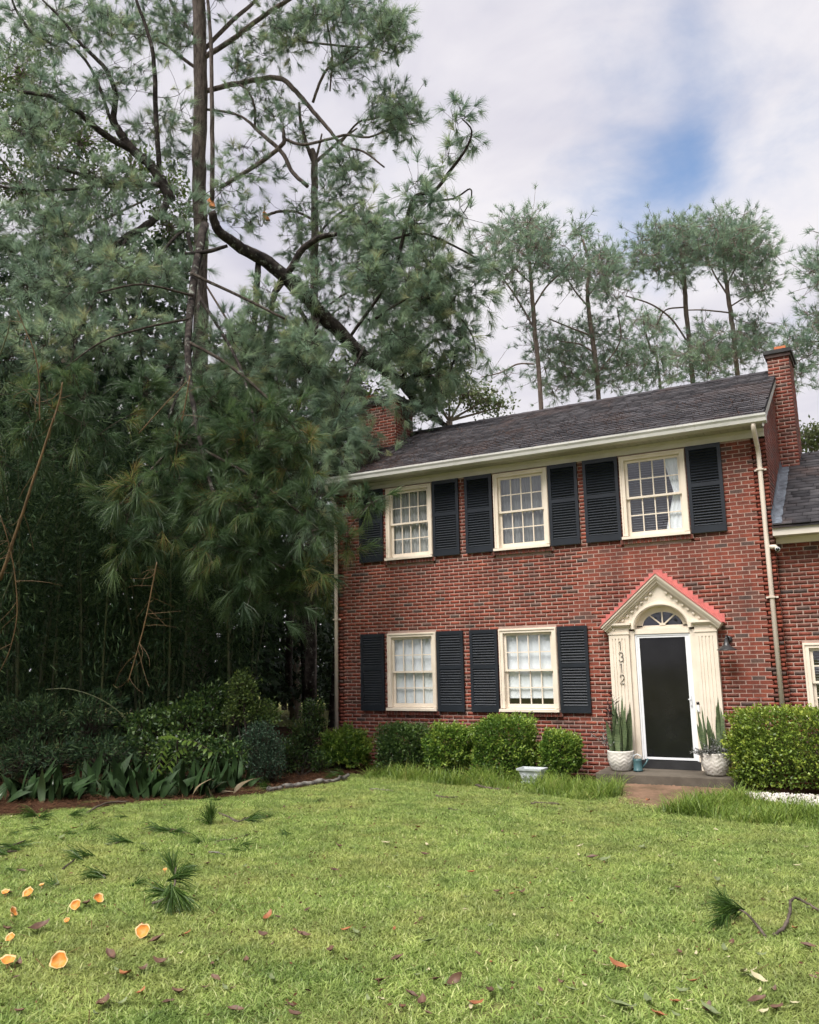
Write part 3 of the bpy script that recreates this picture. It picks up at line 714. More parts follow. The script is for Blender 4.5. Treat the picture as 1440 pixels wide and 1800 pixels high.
top_g = lambda s: 5.86 + (RIDGE_Z - 5.92) * (s / RIDGE_Y if s < RIDGE_Y else (DEPTH - s) / (DEPTH - RIDGE_Y))
g_rows = [r for r in brick_rows(DEPTH, -0.02, 7.2, top=top_g)]
tag(brickwork(g_rows, (XR, 0), (0, 1), (1, 0), 'gable_brickwork', wall), None)
brickwork(g_rows, (XL, 0), (0, 1), (-1, 0), 'gable_brickwork', wall, True)

# ---- windows
unit_pane = MB().box(-.5, .5, -.0015, .0015, -.5, .5).mesh('pane', 'window_glass')
def window(x0, x1, z0, z1, y=0.0, parent=house, cur='curtain_white', kind='shade', gap=0.0):
    cw = 0.085; o = MB((x0, y, z0))
    yf, yb = y - 0.035, y + 0.12
    o.box(x0, x0 + cw, yf, yb, z0 + .06, z1); o.box(x1 - cw, x1, yf, yb, z0 + .06, z1)
    o.box(x0 + cw, x1 - cw, yf, yb, z1 - .075, z1)
    o.box(x0 + .008, x0 + .03, yf - .014, yf, z0 + .06, z1 - .008); o.box(x1 - .03, x1 - .008, yf - .014, yf, z0 + .06, z1 - .008); o.box(x0 + .03, x1 - .03, yf - .014, yf, z1 - .03, z1 - .008)
    w = o.build('window', 'cream_paint', parent)
    s = MB((x0, y, z0)); s.add([(x0 - .012, yf - .055, z0), (x1 + .012, yf - .055, z0), (x1 + .012, yb, z0), (x0 - .012, yb, z0), (x0 - .012, yf - .055, z0 + .045), (x1 + .012, yf - .055, z0 + .045), (x1 + .012, yb, z0 + .058), (x0 - .012, yb, z0 + .058)],
          [(0, 3, 2, 1), (4, 5, 6, 7), (0, 1, 5, 4), (1, 2, 6, 5), (2, 3, 7, 6), (3, 0, 4, 7)]); s.build('sill', 'cream_paint', w)
    a, b, c, d = x0 + cw + .002, x1 - cw - .002, z0 + .062, z1 - .077; mid = (c + d) / 2
    for (lo, hi, ys) in ((mid - .018, d, y + .015), (c, mid + .018, y + .052)):
        m = MB((x0, y, z0)); st, rb, rt = .045, (.07 if lo == c else .036), (.036 if lo == c else .045)
        m.box(a, a + st, ys, ys + .032, lo, hi); m.box(b - st, b, ys, ys + .032, lo, hi); m.box(a + st, b - st, ys, ys + .032, lo, lo + rb); m.box(a + st, b - st, ys, ys + .032, hi - rt, hi)
        ga, gb, gc, gd = a + st, b - st, lo + rb, hi - rt; pw, ph = (gb - ga) / 4, (gd - gc) / 2
        for i in (1, 2, 3): m.box(ga + i * pw - .009, ga + i * pw + .009, ys + .004, ys + .028, gc, gd)
        m.box(ga, gb, ys + .006, ys + .026, gc + ph - .009, gc + ph + .009)
        m.build('sash', 'cream_paint', w)
        for i in range(4):
            for j in range(2):
                link('pane', unit_pane, w, (ga + (i + .5) * pw - x0, ys + .016 - y, gc + (j + .5) * ph - z0), (random.uniform(-.006, .006), 0, random.uniform(-.006, .006)), (pw - .004, 1, ph - .004))
    # what hangs behind the glass
    if kind == 'shade':
        m = MB((x0, y, z0)); n = 26
        for i in range(n):
            t0, t1 = i / n, (i + 1) / n
            q = lambda t: y + .105 + .003 * math.sin(t * 40)
            m.add([(a + (b - a) * t0, q(t0), c + gap), (a + (b - a) * t1, q(t1), c + gap), (a + (b - a) * t1, q(t1), d), (a + (b - a) * t0, q(t0), d)], [(0, 1, 2, 3)])
        m.build('roller_shade', cur, w)
    elif kind == 'curtain':
        m = MB((x0, y, z0)); n = 48
        for i in range(n):
            t0, t1 = i / n, (i + 1) / n
            q = lambda t: y + .125 + .016 * math.sin(t * 75) + .01 * math.sin(t * 31)
            m.add([(a + (b - a) * t0, q(t0), c), (a + (b - a) * t1, q(t1), c), (a + (b - a) * t1, q(t1), d), (a + (b - a) * t0, q(t0), d)], [(0, 1, 2, 3)])
        m.build('curtain', cur, w, True)
    else:
        zz = c + .02
        sl = MB().add([(a - x0, -.018, -.006), (b - x0, -.018, -.006), (b - x0, .018, .006), (a - x0, .018, .006)], [(0, 1, 2, 3)]).mesh('blind_slat', 'blind_slat')
        while zz < d: link('blind_slat', sl, w, (0, .135, zz - z0)); zz += .042
        m = MB((x0, y, z0)); n = 14
        for i in range(n):
            t0, t1 = i / n, (i + 1) / n
            for (zb, zt, e0, e1) in ((mid + .05, d, .16, .3), (c, mid + .05, .34, .16)):
                q = lambda t, e: b - e * (1 - t)
                yy = lambda t: y + .105 + .008 * math.sin(t * 22)
                m.add([(q(t0, e0), yy(t0), zb), (q(t1, e0), yy(t1), zb), (q(t1, e1), yy(t1), zt), (q(t0, e1), yy(t0), zt)], [(0, 1, 2, 3)])
        m.build('curtain', 'curtain_white', w, True)
    return w
window(*WIN_UP[0], *ZU, cur='curtain_grey', kind='curtain'); window(*WIN_UP[1], *ZU, cur='curtain_dark', kind='curtain'); window(*WIN_UP[2], *ZU, kind='blind')
window(*WIN_LO[0], *ZL, gap=0.0); window(*WIN_LO[1], *ZL, gap=.17)

# ---- brick window sills of bricks on edge
edge_me = MB().box(-.027, .027, -.055, .02, -.072, 0).mesh('brick', 'brick_single')
for (a, b), z in [(w, ZU[0]) for w in WIN_UP] + [(w, ZL[0]) for w in WIN_LO]:
    m = MB((a, 0, z)); m.box(a - .05, b + .05, -.04, .03, z - .075, z - .006); s = m.build('brick_sill', 'mortar', house)
    n = int((b - a + .11) / .0655)
    for i in range(n):
        o = link('brick', edge_me, s, (-.05 + (i + .5) * (b - a + .1) / n, random.uniform(-.003, .003), -.002), (math.radians(5), 0, 0)); c = random.uniform(.12, .5); o.color = (c, c, c, 1)

# ---- louvred shutters
def shutter(x0, x1, z0, z1):
    o = MB((x0, 0, z0)); y0, y1 = -.052, -.012; st = .055; zm = z0 + (z1 - z0) * .545
    o.box(x0, x0 + st, y0, y1, z0, z1); o.box(x1 - st, x1, y0, y1, z0, z1)
    for a, b in ((z0, z0 + .115), (zm - .035, zm + .035), (z1 - .07, z1)): o.box(x0 + st, x1 - st, y0 + .003, y1, a, b)
    o.box(x0 + st, x1 - st, y1 - .006, y1, z0 + .115, z1 - .07)
    s = o.build('shutter', 'shutter_paint', house)
    w = x1 - x0 - 2 * st
    me = MB().box(-w / 2, w / 2, -.022, .022, -.004, .004).mesh('slat', 'shutter_paint')
    for a, b in ((z0 + .115, zm - .035), (zm + .035, z1 - .07)):
        n = int(round((b - a) / .0475))
        for i in range(n): link('slat', me, s, ((x1 - x0) / 2, -.034, a + (i + .5) * (b - a) / n - z0), (math.radians(48), 0, 0))
for a, b in ((-9.40, -8.84), (-7.695, -7.13), (-6.99, -6.425), (-5.30, -4.75), (-4.64, -4.01), (-2.84, -2.28)): shutter(a, b, 3.965, 5.40 + .045)
for a, b in ((-9.395, -8.85), (-7.675, -7.12), (-6.98, -6.425), (-5.265, -4.72)): shutter(a, b, 1.04, 2.525)

# ---- eaves: frieze board, boarded soffit, gutter, downspouts
mb = MB((XL, 0, ZB)); mb.box(XL, XR, -.035, -.002, ZB + .03, 5.585); mb.box(XL, XR, -.055, -.036, 5.54, 5.583); mb.build('frieze_board', 'cream_trim', house)
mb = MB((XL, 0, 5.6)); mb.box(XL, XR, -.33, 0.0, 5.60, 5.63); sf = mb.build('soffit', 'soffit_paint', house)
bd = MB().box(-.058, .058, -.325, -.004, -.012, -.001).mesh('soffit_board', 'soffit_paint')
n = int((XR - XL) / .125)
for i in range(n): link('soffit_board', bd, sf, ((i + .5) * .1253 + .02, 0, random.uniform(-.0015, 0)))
GX0, GX1 = XL - .1, XR + .095
prof = [(-.455, 5.60), (-.40, 5.578), (-.335, 5.578), (-.335, 5.715), (-.345, 5.715), (-.345, 5.59), (-.40, 5.59), (-.442, 5.61), (-.45, 5.66), (-.468, 5.695), (-.468, 5.722), (-.482, 5.722), (-.482, 5.69), (-.463, 5.655)]
mb = MB((GX0, -.4, 5.58)); mb.prism_x(prof[::-1], GX0, GX1); g = mb.build('gutter', 'gutter_paint', house)
mb = MB((GX0, -.4, 5.58)); mb.prism_x([(-.478, 5.705), (-.456, 5.605), (-.338, 5.582), (-.338, 5.71)], GX1, GX1 + .004); mb.prism_x([(-.478, 5.705), (-.456, 5.605), (-.338, 5.582), (-.338, 5.71)], GX0 - .004, GX0); mb.build('gutter_end', 'gutter_paint', g)
mb = MB((GX0, -.3, 5.6)); mb.box(XL - .02, XR + .02, -.334, -.31, 5.58, 5.70); mb.build('fascia', 'cream_trim', house)
def downspout(x, zbot, lean=0.0):
    m = MB((x, 0, zbot))
    m.tube([(x, -.40, 5.60), (x, -.40, 5.54), (x, -.36, 5.47), (x, -.14, 5.27), (x, -.075, 5.19), (x, -.065, 5.1), (x, -.06, 3.4), (x, -.06, zbot)], .038, 10)
    d = m.build('downspout', 'downspout_paint', house, True)
    for z in (2.85, 4.9):
        s = MB((x, 0, zbot)); s.box(x - .09, x + .09, -.03, -.011, z - .014, z + .014); s.box(x - .055, x + .055, -.112, -.03, z - .012, z + .012); s.build('strap', 'downspout_paint', d)
downspout(-1.695, .55); downspout(-9.965, .62)
tip = MB((-9.965, 0, .62)); tip.tube([(-9.965, -.06, .64), (-9.95, -.09, .56), (-9.92, -.18, .50)], .046, 10); tip.build('downspout_shoe', 'downspout_paint', house, True)

# ---- roof
RX0, RX1 = XL - .11, XR + .055
sl = math.atan2(RIDGE_Z - EAVE_Z, RIDGE_Y - EAVE_Y); SL = math.hypot(RIDGE_Z - EAVE_Z, RIDGE_Y - EAVE_Y)
def roof_slab(mb, x0, x1, ye, ze, yr, zr, yb, th=.05):
    mb.prism_x([(ye, ze - th), (ye, ze), (yr, zr), (yb, ze), (yb, ze - th), (yr, zr - th * 1.2)], x0, x1)
mb = MB((RX0, 0, EAVE_Z)); roof_slab(mb, RX0, RX1, EAVE_Y + .01, EAVE_Z - .012, RIDGE_Y, RIDGE_Z - .012, 2 * RIDGE_Y - EAVE_Y)
roof = mb.build('roof', 'shingle_mass', house)
def shingle_rows(x0, x1, ye, ze, ang, length, expo=.138, wid=.30):
    out = []; k = 0; s = 0.0
    while s < length - .02:
        x = x0 - (wid * (k * .37 % 1)); 
        while x < x1:
            w = wid * random.uniform(.82, 1.15); a, b = max(x, x0), min(x + w - .006, x1)
            if b - a > .03: out.append((a, b, s + random.uniform(-.004, .004)))
            x += w
        s += expo; k += 1
    return out
def shingle_verts(a, b, s, ye, ze, ang, expo=.138):
    c, sn = math.cos(ang), math.sin(ang); t = random.uniform(.008, .016); h = .003
    def p(x, d, up): return (x, ye + d * c - up * sn, ze + d * sn + up * c)
    return [p(a, s, h), p(b, s, h), p(b, s + expo + .03, -.004), p(a, s + expo + .03, -.004), p(a, s, h + t), p(b, s, h + t), p(b, s + expo + .03, .004), p(a, s + expo + .03, .004)]
SF = np.array([(0, 3, 2, 1), (4, 5, 6, 7), (0, 1, 5, 4), (1, 2, 6, 5), (3, 0, 4, 7)])
def shingle_mass(sh, ye, ze, ang, name, parent):
    nm = NM(); V, R = [], []
    for a, b, s in sh: V += shingle_verts(a, b, s, ye, ze, ang); R += [random.random()] * 8
    nm.add(np.array(V), Q=((np.arange(len(sh)) * 8)[:, None, None] + SF).reshape(-1, 4), R=np.array(R)); return nm.build(name, 'shingle_mass', parent, kind='stuff')
sh = shingle_rows(RX0, RX1, EAVE_Y, EAVE_Z, sl, SL)
sh.sort(key=lambda t: ((t[0] + t[1]) / 2) ** 2 + (EAVE_Y + t[2] * math.cos(sl) - CAM[1]) ** 2 + (EAVE_Z + t[2] * math.sin(sl) - CAM[2]) ** 2)
variants = []
for k in range(5):
    o = MB(); o.add(shingle_verts(-.15, .15, 0, 0, 0, sl), [tuple(f) for f in SF]); variants.append(o.mesh('shingle', 'shingle_single'))
for a, b, s in sh[:290]:
    o = link('shingle', random.choice(variants), roof, ((a + b) / 2 - RX0, EAVE_Y + s * math.cos(sl), s * math.sin(sl))); o.scale = ((b - a) / .3, 1, 1); c = random.random(); o.color = (c, c, c, 1)
shingle_mass(sh[290:], EAVE_Y, EAVE_Z, sl, 'shingles', roof)
cap_me = MB().prism_x([(-.13, -.075), (-.13, -.062), (0, .012), (.13, -.062), (.13, -.075), (0, -.003)], -.15, .15).mesh('ridge_cap', 'shingle_single')
x = RX0 + .13
while x < RX1 - .1:
    o = link('ridge_cap', cap_me, roof, (x - RX0, RIDGE_Y, RIDGE_Z - EAVE_Z + .02 + random.uniform(-.004, .004)), (0, math.radians(random.uniform(1.5, 3)), 0)); c = random.uniform(0, .6); o.color = (c, c, c, 1); x += .262
for xx in (RX1 - .02, RX0):
    m = MB((xx, 0, EAVE_Z)); c_, s_ = math.cos(sl), math.sin(sl)
    m.prism_x([(EAVE_Y + .02, EAVE_Z - .19), (EAVE_Y + .02, EAVE_Z - .06), (RIDGE_Y, RIDGE_Z - .065), (2 * RIDGE_Y - EAVE_Y, EAVE_Z - .06), (2 * RIDGE_Y - EAVE_Y, EAVE_Z - .19), (RIDGE_Y, RIDGE_Z - .17)], xx, xx + .02)
    m.build('rake_board', 'soffit_paint', house)

# ---- chimneys
def chimney(x0, x1, y0, y1, z0, z1, flues, capth, over=.055):
    o = MB((x0, y0, z0)); o.box(x0, x1, y0, y1, z0, z1); ch = o.build('chimney', 'mortar', house)
    r = brick_rows(x1 - x0, z0, z1); brickwork(r, (x0, y0), (1, 0), (0, -1), 'brickwork', ch)
    r = brick_rows(y1 - y0, z0, z1); brickwork(r, (x1, y0), (0, 1), (1, 0), 'brickwork', ch)
    brickwork(r, (x0, y0), (0, 1), (-1, 0), 'brickwork', ch, True)
    c = MB((x0, y0, z1)); c.box(x0 - over, x1 + over, y0 - over, y1 + over, z1 + .001, z1 + capth); c.build('cap', 'dark_cap', ch); c = MB((x0, y0, z1)); c.box(x0 - over * .5, x1 + over * .5, y0 - over * .5, y1 + over * .5, z1 - .07, z1); c.build('corbel', 'brick_mass', ch)
    for fx, fy, fw, fh in flues:
        q = MB((fx, fy, z1)); t = .02
        for a, b, e, d in ((-fw, fw, -fw, -fw + t), (-fw, fw, fw - t, fw), (-fw, -fw + t, -fw + t, fw - t), (fw - t, fw, -fw + t, fw - t)): q.box(fx + a, fx + b, fy + e, fy + d, z1 + capth, z1 + capth + fh)
        q.build('flue', 'terracotta', ch)
    return ch
chimney(XR - .06, -1.275, 2.1, 2.92, 0.0, 7.50, [(-1.43, 2.42, .10, .14)], .07)
chimney(-10.42, -9.40, 1.5, 2.3, 5.2, 7.84, [(-10.25, 1.85, .11, .20)], .10, .07)

# ---- the lower wing at the right
mb = MB((XR, WING_Y, 0)); WX1 = 3.4
whole = [(-1.345, -.30, .95, 2.125)]
wall_sheet(mb, XR + .001, WX1, -.3, 3.85, WING_Y, .2, whole); mb.prism_x([(WING_Y + .2, -.3), (5.0, -.3), (5.0, 3.9), (2.6, 5.5), (WING_Y + .2, 4.0)], WX1 - .2, WX1); mb.box(XR + .01, WX1 - .2, 4.8, 5, -.3, 3.9)
ww = mb.build('wing_wall', 'mortar', house)
wr = brick_rows(WX1 - XR, -.02, 3.72, [(whole[0][0] - XR, whole[0][1] - XR, whole[0][2] - .08, whole[0][3])])
brickwork(wr, (XR, WING_Y), (1, 0), (0, -1), 'brickwork', ww)
window(whole[0][0], whole[0][1], whole[0][2], whole[0][3], y=WING_Y, kind='blind')
mb = MB((XR, 0, 3.8)); mb.box(XR + .004, WX1 + .1, -.16, -.135, 3.80, 3.925); mb.box(XR + .004, WX1, -.134, WING_Y - .002, 3.80, 3.82); mb.build('wing_fascia', 'cream_trim', house)
mb = MB((XR, 0, 3.8)); mb.box(XR + .01, WX1, WING_Y - .034, WING_Y - .002, 3.70, 3.799); mb.build('wing_frieze', 'cream_paint', house)
WE_Y, WE_Z, WR_Y, WR_Z = -.20, 3.955, 2.6, 5.63
wa = math.atan2(WR_Z - WE_Z, WR_Y - WE_Y); wl_ = math.hypot(WR_Z - WE_Z, WR_Y - WE_Y)
mb = MB((XR, 0, WE_Z)); roof_slab(mb, XR + .003, WX1 + .15, WE_Y + .01, WE_Z - .012, WR_Y, WR_Z - .012, 5.3, .03); wroof = mb.build('wing_roof', 'shingle_mass', house)
shingle_mass(shingle_rows(XR + .01, WX1 + .15, WE_Y, WE_Z, wa, wl_), WE_Y, WE_Z, wa, 'shingles', wroof)
nm = NM(); V = []; ns = 26
for i in range(ns + 1):
    d = wl_ * .80 * i / ns; yy, zz = WE_Y + d * math.cos(wa), WE_Z + d * math.sin(wa)
    V += [(XR + .006, yy, zz + .17 + random.uniform(-.012, .012)), (XR + .018 + random.uniform(0, .008), yy, zz + .035), (XR + .15 + random.uniform(-.015, .015), yy, zz + .022 + random.uniform(0, .01))]
Q = np.array([(3 * i + j, 3 * i + j + 1, 3 * i + j + 4, 3 * i + j + 3) for i in range(ns) for j in (0, 1)]); nm.add(np.array(V), Q=Q); nm.build('flashing', 'lead_flashing', wroof)

# ---- the doorway
DX0, DX1, DC = -3.905, -2.985, -3.445
door_root = empty('door_surround', (DC + 5.8, 0, 0), house)
def pilaster(x0, x1):
    m = MB((x0, 0, 0)); z0, z1 = .17, 2.36; yf = -.10
    m.box(x0, x1, yf + .012, -.001, z0, z1 + .14)
    n = 5; w = (x1 - x0 - .06) / n
    for i in range(n + 1):
        c = x0 + .03 + i * w; hw = .018 if 0 < i < n else .03
        m.box(max(c - hw, x0), min(c + hw, x1), yf, yf + .014, z0 + .22, z1 - .08)
    m.box(x0 - .012, x1 + .012, yf - .015, -.001, z0, z0 + .2); m.box(x0, x1, yf, yf + .022, z1 - .08, z1)
    p = m.build('pilaster', 'cream_paint', door_root)
    c = MB((x0, 0, z1)); c.box(x0 - .012, x1 + .012, yf - .012, yf + .02, z1 - .012, z1 + .012); c.box(x0 - .02, x1 + .02, yf - .025, -.002, z1 + .115, z1 + .14); c.box(x0 - .045, x1 + .045, yf - .055, -.002, z1 + .141, z1 + .175); c.build('capital', 'cream_paint', p)
pilaster(-4.325, -3.985); pilaster(-2.905, -2.565)
m = MB((DC, 0, 0)); m.box(-3.984, DX0 + .004, -.055, .10, .17, 2.40); m.box(DX1 - .004, -2.906, -.055, .10, .17, 2.40); m.box(DX0 + .005, DX1 - .005, -.045, .13, 2.345, 2.43); m.build('jamb', 'cream_paint', door_root)
# pediment field with the arched opening
EA, EB, EZ = .44, .375, 2.43; AP = (DC, 3.235); PL, PR = (-4.30, 2.405), (-2.59, 2.405)
def tri_hit(th):
    dx, dz = math.cos(th), math.sin(th); best = 9
    for (ax, az), (bx, bz) in ((PR, AP), (AP, PL)):
        ex, ez = bx - ax, bz - az; det = -dx * ez + dz * ex
        if abs(det) < 1e-9: continue
        t = (-(ax - DC) * ez + (az - EZ) * ex) / det; u = (dx * (az - EZ) - dz * (ax - DC)) / det
        if t > 0 and -.02 <= u <= 1.02: best = min(best, t)
    return (DC + dx * best, EZ + dz * best)
ths = [math.pi * i / 36 for i in range(37)]
m = MB((DC, 0, 2.4)); yf = -.07
inn = [(DC + EA * math.cos(t), EZ + EB * math.sin(t)) for t in ths]; outp = [tri_hit(t) for t in ths]
k = min(range(37), key=lambda i: abs(ths[i] - math.pi / 2)); outp[k] = AP
for i in range(36):
    (a, b), (c, d) = (inn[i], outp[i]), (inn[i + 1], outp[i + 1])
    m.add([(a[0], yf, a[1]), (b[0], yf, b[1]), (d[0], yf, d[1]), (c[0], yf, c[1])], [(0, 1, 2, 3)])
    m.add([(a[0], yf, a[1]), (c[0], yf, c[1]), (c[0], .12, c[1]), (a[0], .12, a[1])], [(0, 1, 2, 3)])
pd = m.build('pediment', 'cream_paint', door_root)
def ring(mb, a0, b0, a1, b1, y0, y1, z):
    for i in range(36):
        t0, t1 = ths[i], ths[i + 1]; P = [(DC + a * math.cos(t), z + b * math.sin(t)) for a, b, t in ((a0, b0, t0), (a1, b1, t0), (a1, b1, t1), (a0, b0, t1))]
        mb.add([(x, y0, zz) for x, zz in P] + [(x, y1, zz) for x, zz in P], [(0, 1, 2, 3), (1, 5, 6, 2), (0, 3, 7, 4)])
m = MB((DC, 0, 2.4)); ring(m, .44, .375, .495, .425, -.095, -.071, EZ); ring(m, .455, .39, .48, .41, -.108, -.096, EZ); m.build('archivolt', 'cream_paint', pd)
# raking cornice: stepped mouldings along both slopes
LT, RT, TOP = (-4.43, 2.475), (-2.455, 2.475), (DC, 3.325)
def rake(mb, off0, off1, y0, y1):
    for (ax, az) in (LT, RT):
        dx, dz = TOP[0] - ax, TOP[1] - az; l = math.hypot(dx, dz); nx, nz = dz / l, -dx / l
        if nz > 0: nx, nz = -nx, -nz
        cutx = lambda o: TOP[1] + o * (l / abs(dx)) * -1
        P = [(ax + nx * off0, az + nz * off0), (ax + nx * off1 , az + nz * off1), (DC, cutx(off1)), (DC, cutx(off0))]
        if ax > DC: P = P[::-1]
        mb.prism_y(P if ax > DC else P, y0, y1)
m = MB((DC, 0, 2.4)); rake(m, 0, .03, -.21, -.001); rake(m, .031, .06, -.185, -.001); rake(m, .061, .10, -.15, -.001); rake(m, .101, .125, -.115, -.001); m.build('raking_cornice', 'cream_paint', pd)
dm = MB().box(-.02, .02, -.105, -.071, -.016, .016).mesh('dentil', 'cream_paint')
for sgn, (ax, az) in ((1, LT), (-1, RT)):
    dx, dz = TOP[0] - ax, TOP[1] - az; l = math.hypot(dx, dz); ang = math.atan2(dz, abs(dx))
    for i in range(9):
        t = .20 + .72 * i / 8.6; x = ax + dx * t; z = az + dz * t - .155 * l / abs(dx)
        link('dentil', dm, pd, (x - DC, 0, z - 2.4), (0, -ang * sgn, 0))
# coral flashing stepped up the wall above the cornice
m = MB((DC, 0, 2.4))
for sgn in (-1, 1):
    for i in range(13):
        t0 = i / 13; x = abs(TOP[0] - LT[0]) + .03; xa = DC + sgn * x * (1 - t0); xb = DC + sgn * x * (1 - (i + 1) / 13); z = LT[1] + (TOP[1] - LT[1]) * t0
        m.box(min(xa, xb), max(xa, xb) - .001, -.016 - random.uniform(0, .004), -.009, z + .0, z + .155 + random.uniform(-.01, .01))
m.build('flashing', 'coral_flashing', pd)
m = MB((DC, 0, 2.4)); rake(m, -.024, -.003, -.225, -.001); m.build('pediment_roof', 'coral_flashing', pd)
# fanlight
m = MB((DC, 0, EZ)); ring(m, .335, .245, .44, .375, .06, .09, EZ + .03); m.box(DC - .44, DC + .44, .06, .09, EZ - .005, EZ + .055)
for t in (math.pi * .24, math.pi * .5, math.pi * .76):
    dx, dz = math.cos(t), math.sin(t); px, pz = -dz * .011, dx * .011; L = .335 * .245 / math.hypot(.245 * dx, .335 * dz) + .02
    m.prism_y([(DC + px, EZ + .05 + pz), (DC - px, EZ + .05 - pz), (DC + dx * L - px, EZ + .03 + dz * L - pz), (DC + dx * L + px, EZ + .03 + dz * L + pz)], .055, .08)
ring(m, .0, .0, .05, .045, .05, .079, EZ + .052)
fan = m.build('fanlight', 'cream_paint', door_root)
q = [0, .24, .5, .76, 1]
for a, b in zip(q[:-1], q[1:]):
    g = MB((DC, 0, EZ)); pts = [(DC + .02 * math.cos(math.pi * (a + b) / 2), EZ + .056)] + [(DC + .34 * math.cos(math.pi * (a + (b - a) * j / 8)), EZ + .03 + .25 * math.sin(math.pi * (a + (b - a) * j / 8)) + .002) for j in range(9)]
    g.prism_y(pts, .074, .077); g.build('pane', 'dark_glass', fan)
# storm door
m = MB((DC, 0, .3)); z0, z1 = .305, 2.342
m.box(DX0 + .006, DX0 + .035, -.03, .04, z0, z1); m.box(DX1 - .035, DX1 - .006, -.03, .04, z0, z1); m.box(DX0 + .036, DX1 - .036, -.03, .04, z1 - .03, z1)
m.box(DX0 + .037, DX0 + .075, -.022, .02, z0 + .01, z1 - .032); m.box(DX1 - .095, DX1 - .037, -.022, .02, z0 + .01, z1 - .032); m.box(DX0 + .076, DX1 - .096, -.022, .02, z1 - .062, z1 - .033); m.box(DX0 + .076, DX1 - .096, -.022, .02, z0 + .01, z0 + .045)
sdr = m.build('storm_door', 'white_frame', door_root)
m = MB((DC, 0, .3)); m.box(DX0 + .07, DX1 - .09, -.004, .004, z0 + .04, z1 - .058); m.build('screen', 'door_screen', sdr)
m = MB((DC, 0, .3)); m.box(DX1 - .078, DX1 - .058, -.05, -.023, 1.18, 1.34); m.tube([(DX1 - .068, -.035, 1.28), (DX1 - .068, -.065, 1.28), (DX1 - .105, -.07, 1.275)], .008, 6); m.build('handle', 'white_frame', sdr)
m = MB((DC, 0, .17)); m.box(DX0 - .02, DX1 + .02, -.06, .12, .172, .30); m.build('threshold', 'black_metal', door_root)
m = MB((DC, .5, .17)); m.box(DX0, DX1, .12, .14, .30, 2.9); m.build('inner_door', 'interior', door_root)
# house number
def digit(ch, x, z, h=.15):
    w = h * .5; m = MB((x, -.1, z)); r = .0062
    if ch == '1': P = [(-w * .3, h * .78), (0, h), (0, 0)]; seqs = [P]
    elif ch == '3':
        seqs = [[(-w * .45, h * .86), (-w * .2, h * .97), (w * .1, h), (w * .4, h * .9), (w * .45, h * .72), (w * .3, h * .57), (0, h * .53), (w * .35, h * .48), (w * .52, h * .28), (w * .4, h * .08), (w * .05, 0), (-w * .3, h * .04), (-w * .5, h * .16)]]
    else:
        seqs = [[(-w * .45, h * .78), (-w * .32, h * .94), (0, h), (w * .34, h * .93), (w * .45, h * .72), (w * .3, h * .5), (-w * .5, h * .01), (w * .55, h * .01)]]
    for s in seqs: m.tube([(x + a, -.108, z + b) for a, b in s], r, 6)
    o = m.build('house_number', 'digit_metal', door_root); o['label'] = 'slim dark numeral ' + ch
for ch, z in zip('1312', (2.085, 1.90, 1.715, 1.53)): digit(ch, -4.135, z)

# ---- things fixed to or standing by the house
def thing(name, label, cat, loc, group=None):
    return tag(empty(name, loc), label, cat, group)
L = (-2.40, -.012, 2.22)
t = thing('wall_lamp', 'black barn style wall lamp on the brick beside the doorway', 'lamp', L)
MB(L).lathe([(0, 0), (.055, 0), (.055, .018), (.04, .03), (0, .03)], L, 16).build('mount_plate', 'black_metal', t, True).rotation_euler = (math.pi / 2, 0, 0)
MB(L).tube([(L[0], L[1] - .02, L[2]), (L[0], L[1] - .10, L[2] + .05), (L[0], L[1] - .20, L[2] + .055), (L[0], L[1] - .25, L[2] + .02), (L[0], L[1] - .25, L[2] - .03)], .012, 8).build('arm', 'black_metal', t, True)
c = (L[0], L[1] - .25, L[2])
MB(L).lathe([(.022, .0), (.03, -.03), (.045, -.09), (.07, -.115), (.15, -.165), (.158, -.175), (.152, -.176), (.066, -.122), (.04, -.10), (.02, -.02)], c, 28).build('shade', 'black_metal', t, True)
MB(L).lathe([(.0, -.165), (.02, -.16), (.03, -.14), (.02, -.11), (0, -.1)], c, 12).build('bulb', 'curtain_white', t, True)
L = (-2.945, -.056, 1.22)
t = thing('doorbell', 'white video doorbell with a black lens beside the storm door', 'doorbell', L)
MB(L).lathe([(.0, .028), (.022, .028), (.024, .02), (.024, 0)], L, 12).build('lens', 'lens_black', t, True).rotation_euler = (math.pi / 2, 0, 0)
m = MB(L); m.box(L[0] - .022, L[0] + .022, L[1] - .022, L[1], L[2] - .135, L[2] - .028); m.build('housing', 'white_frame', t)
L = (-1.60, -.02, 3.60)
t = thing('security_camera', 'white security camera on an elbow bracket at the house corner', 'camera', L)
m = MB(L); m.tube([(L[0] - .07, -.05, 3.64), (L[0] + .02, -.06, 3.64), (L[0] + .05, -.065, 3.60)], .035, 10); m.build('bracket', 'downspout_paint', t, True)
m = MB(L); m.tube([(L[0] + .05, -.0, 3.60), (L[0] + .062, -.15, 3.585)], .036, 12); m.build('housing', 'white_frame', t, True)
m = MB(L); m.tube([(L[0] + .062, -.151, 3.585), (L[0] + .063, -.16, 3.584)], .03, 12); m.build('lens', 'lens_black', t, True)
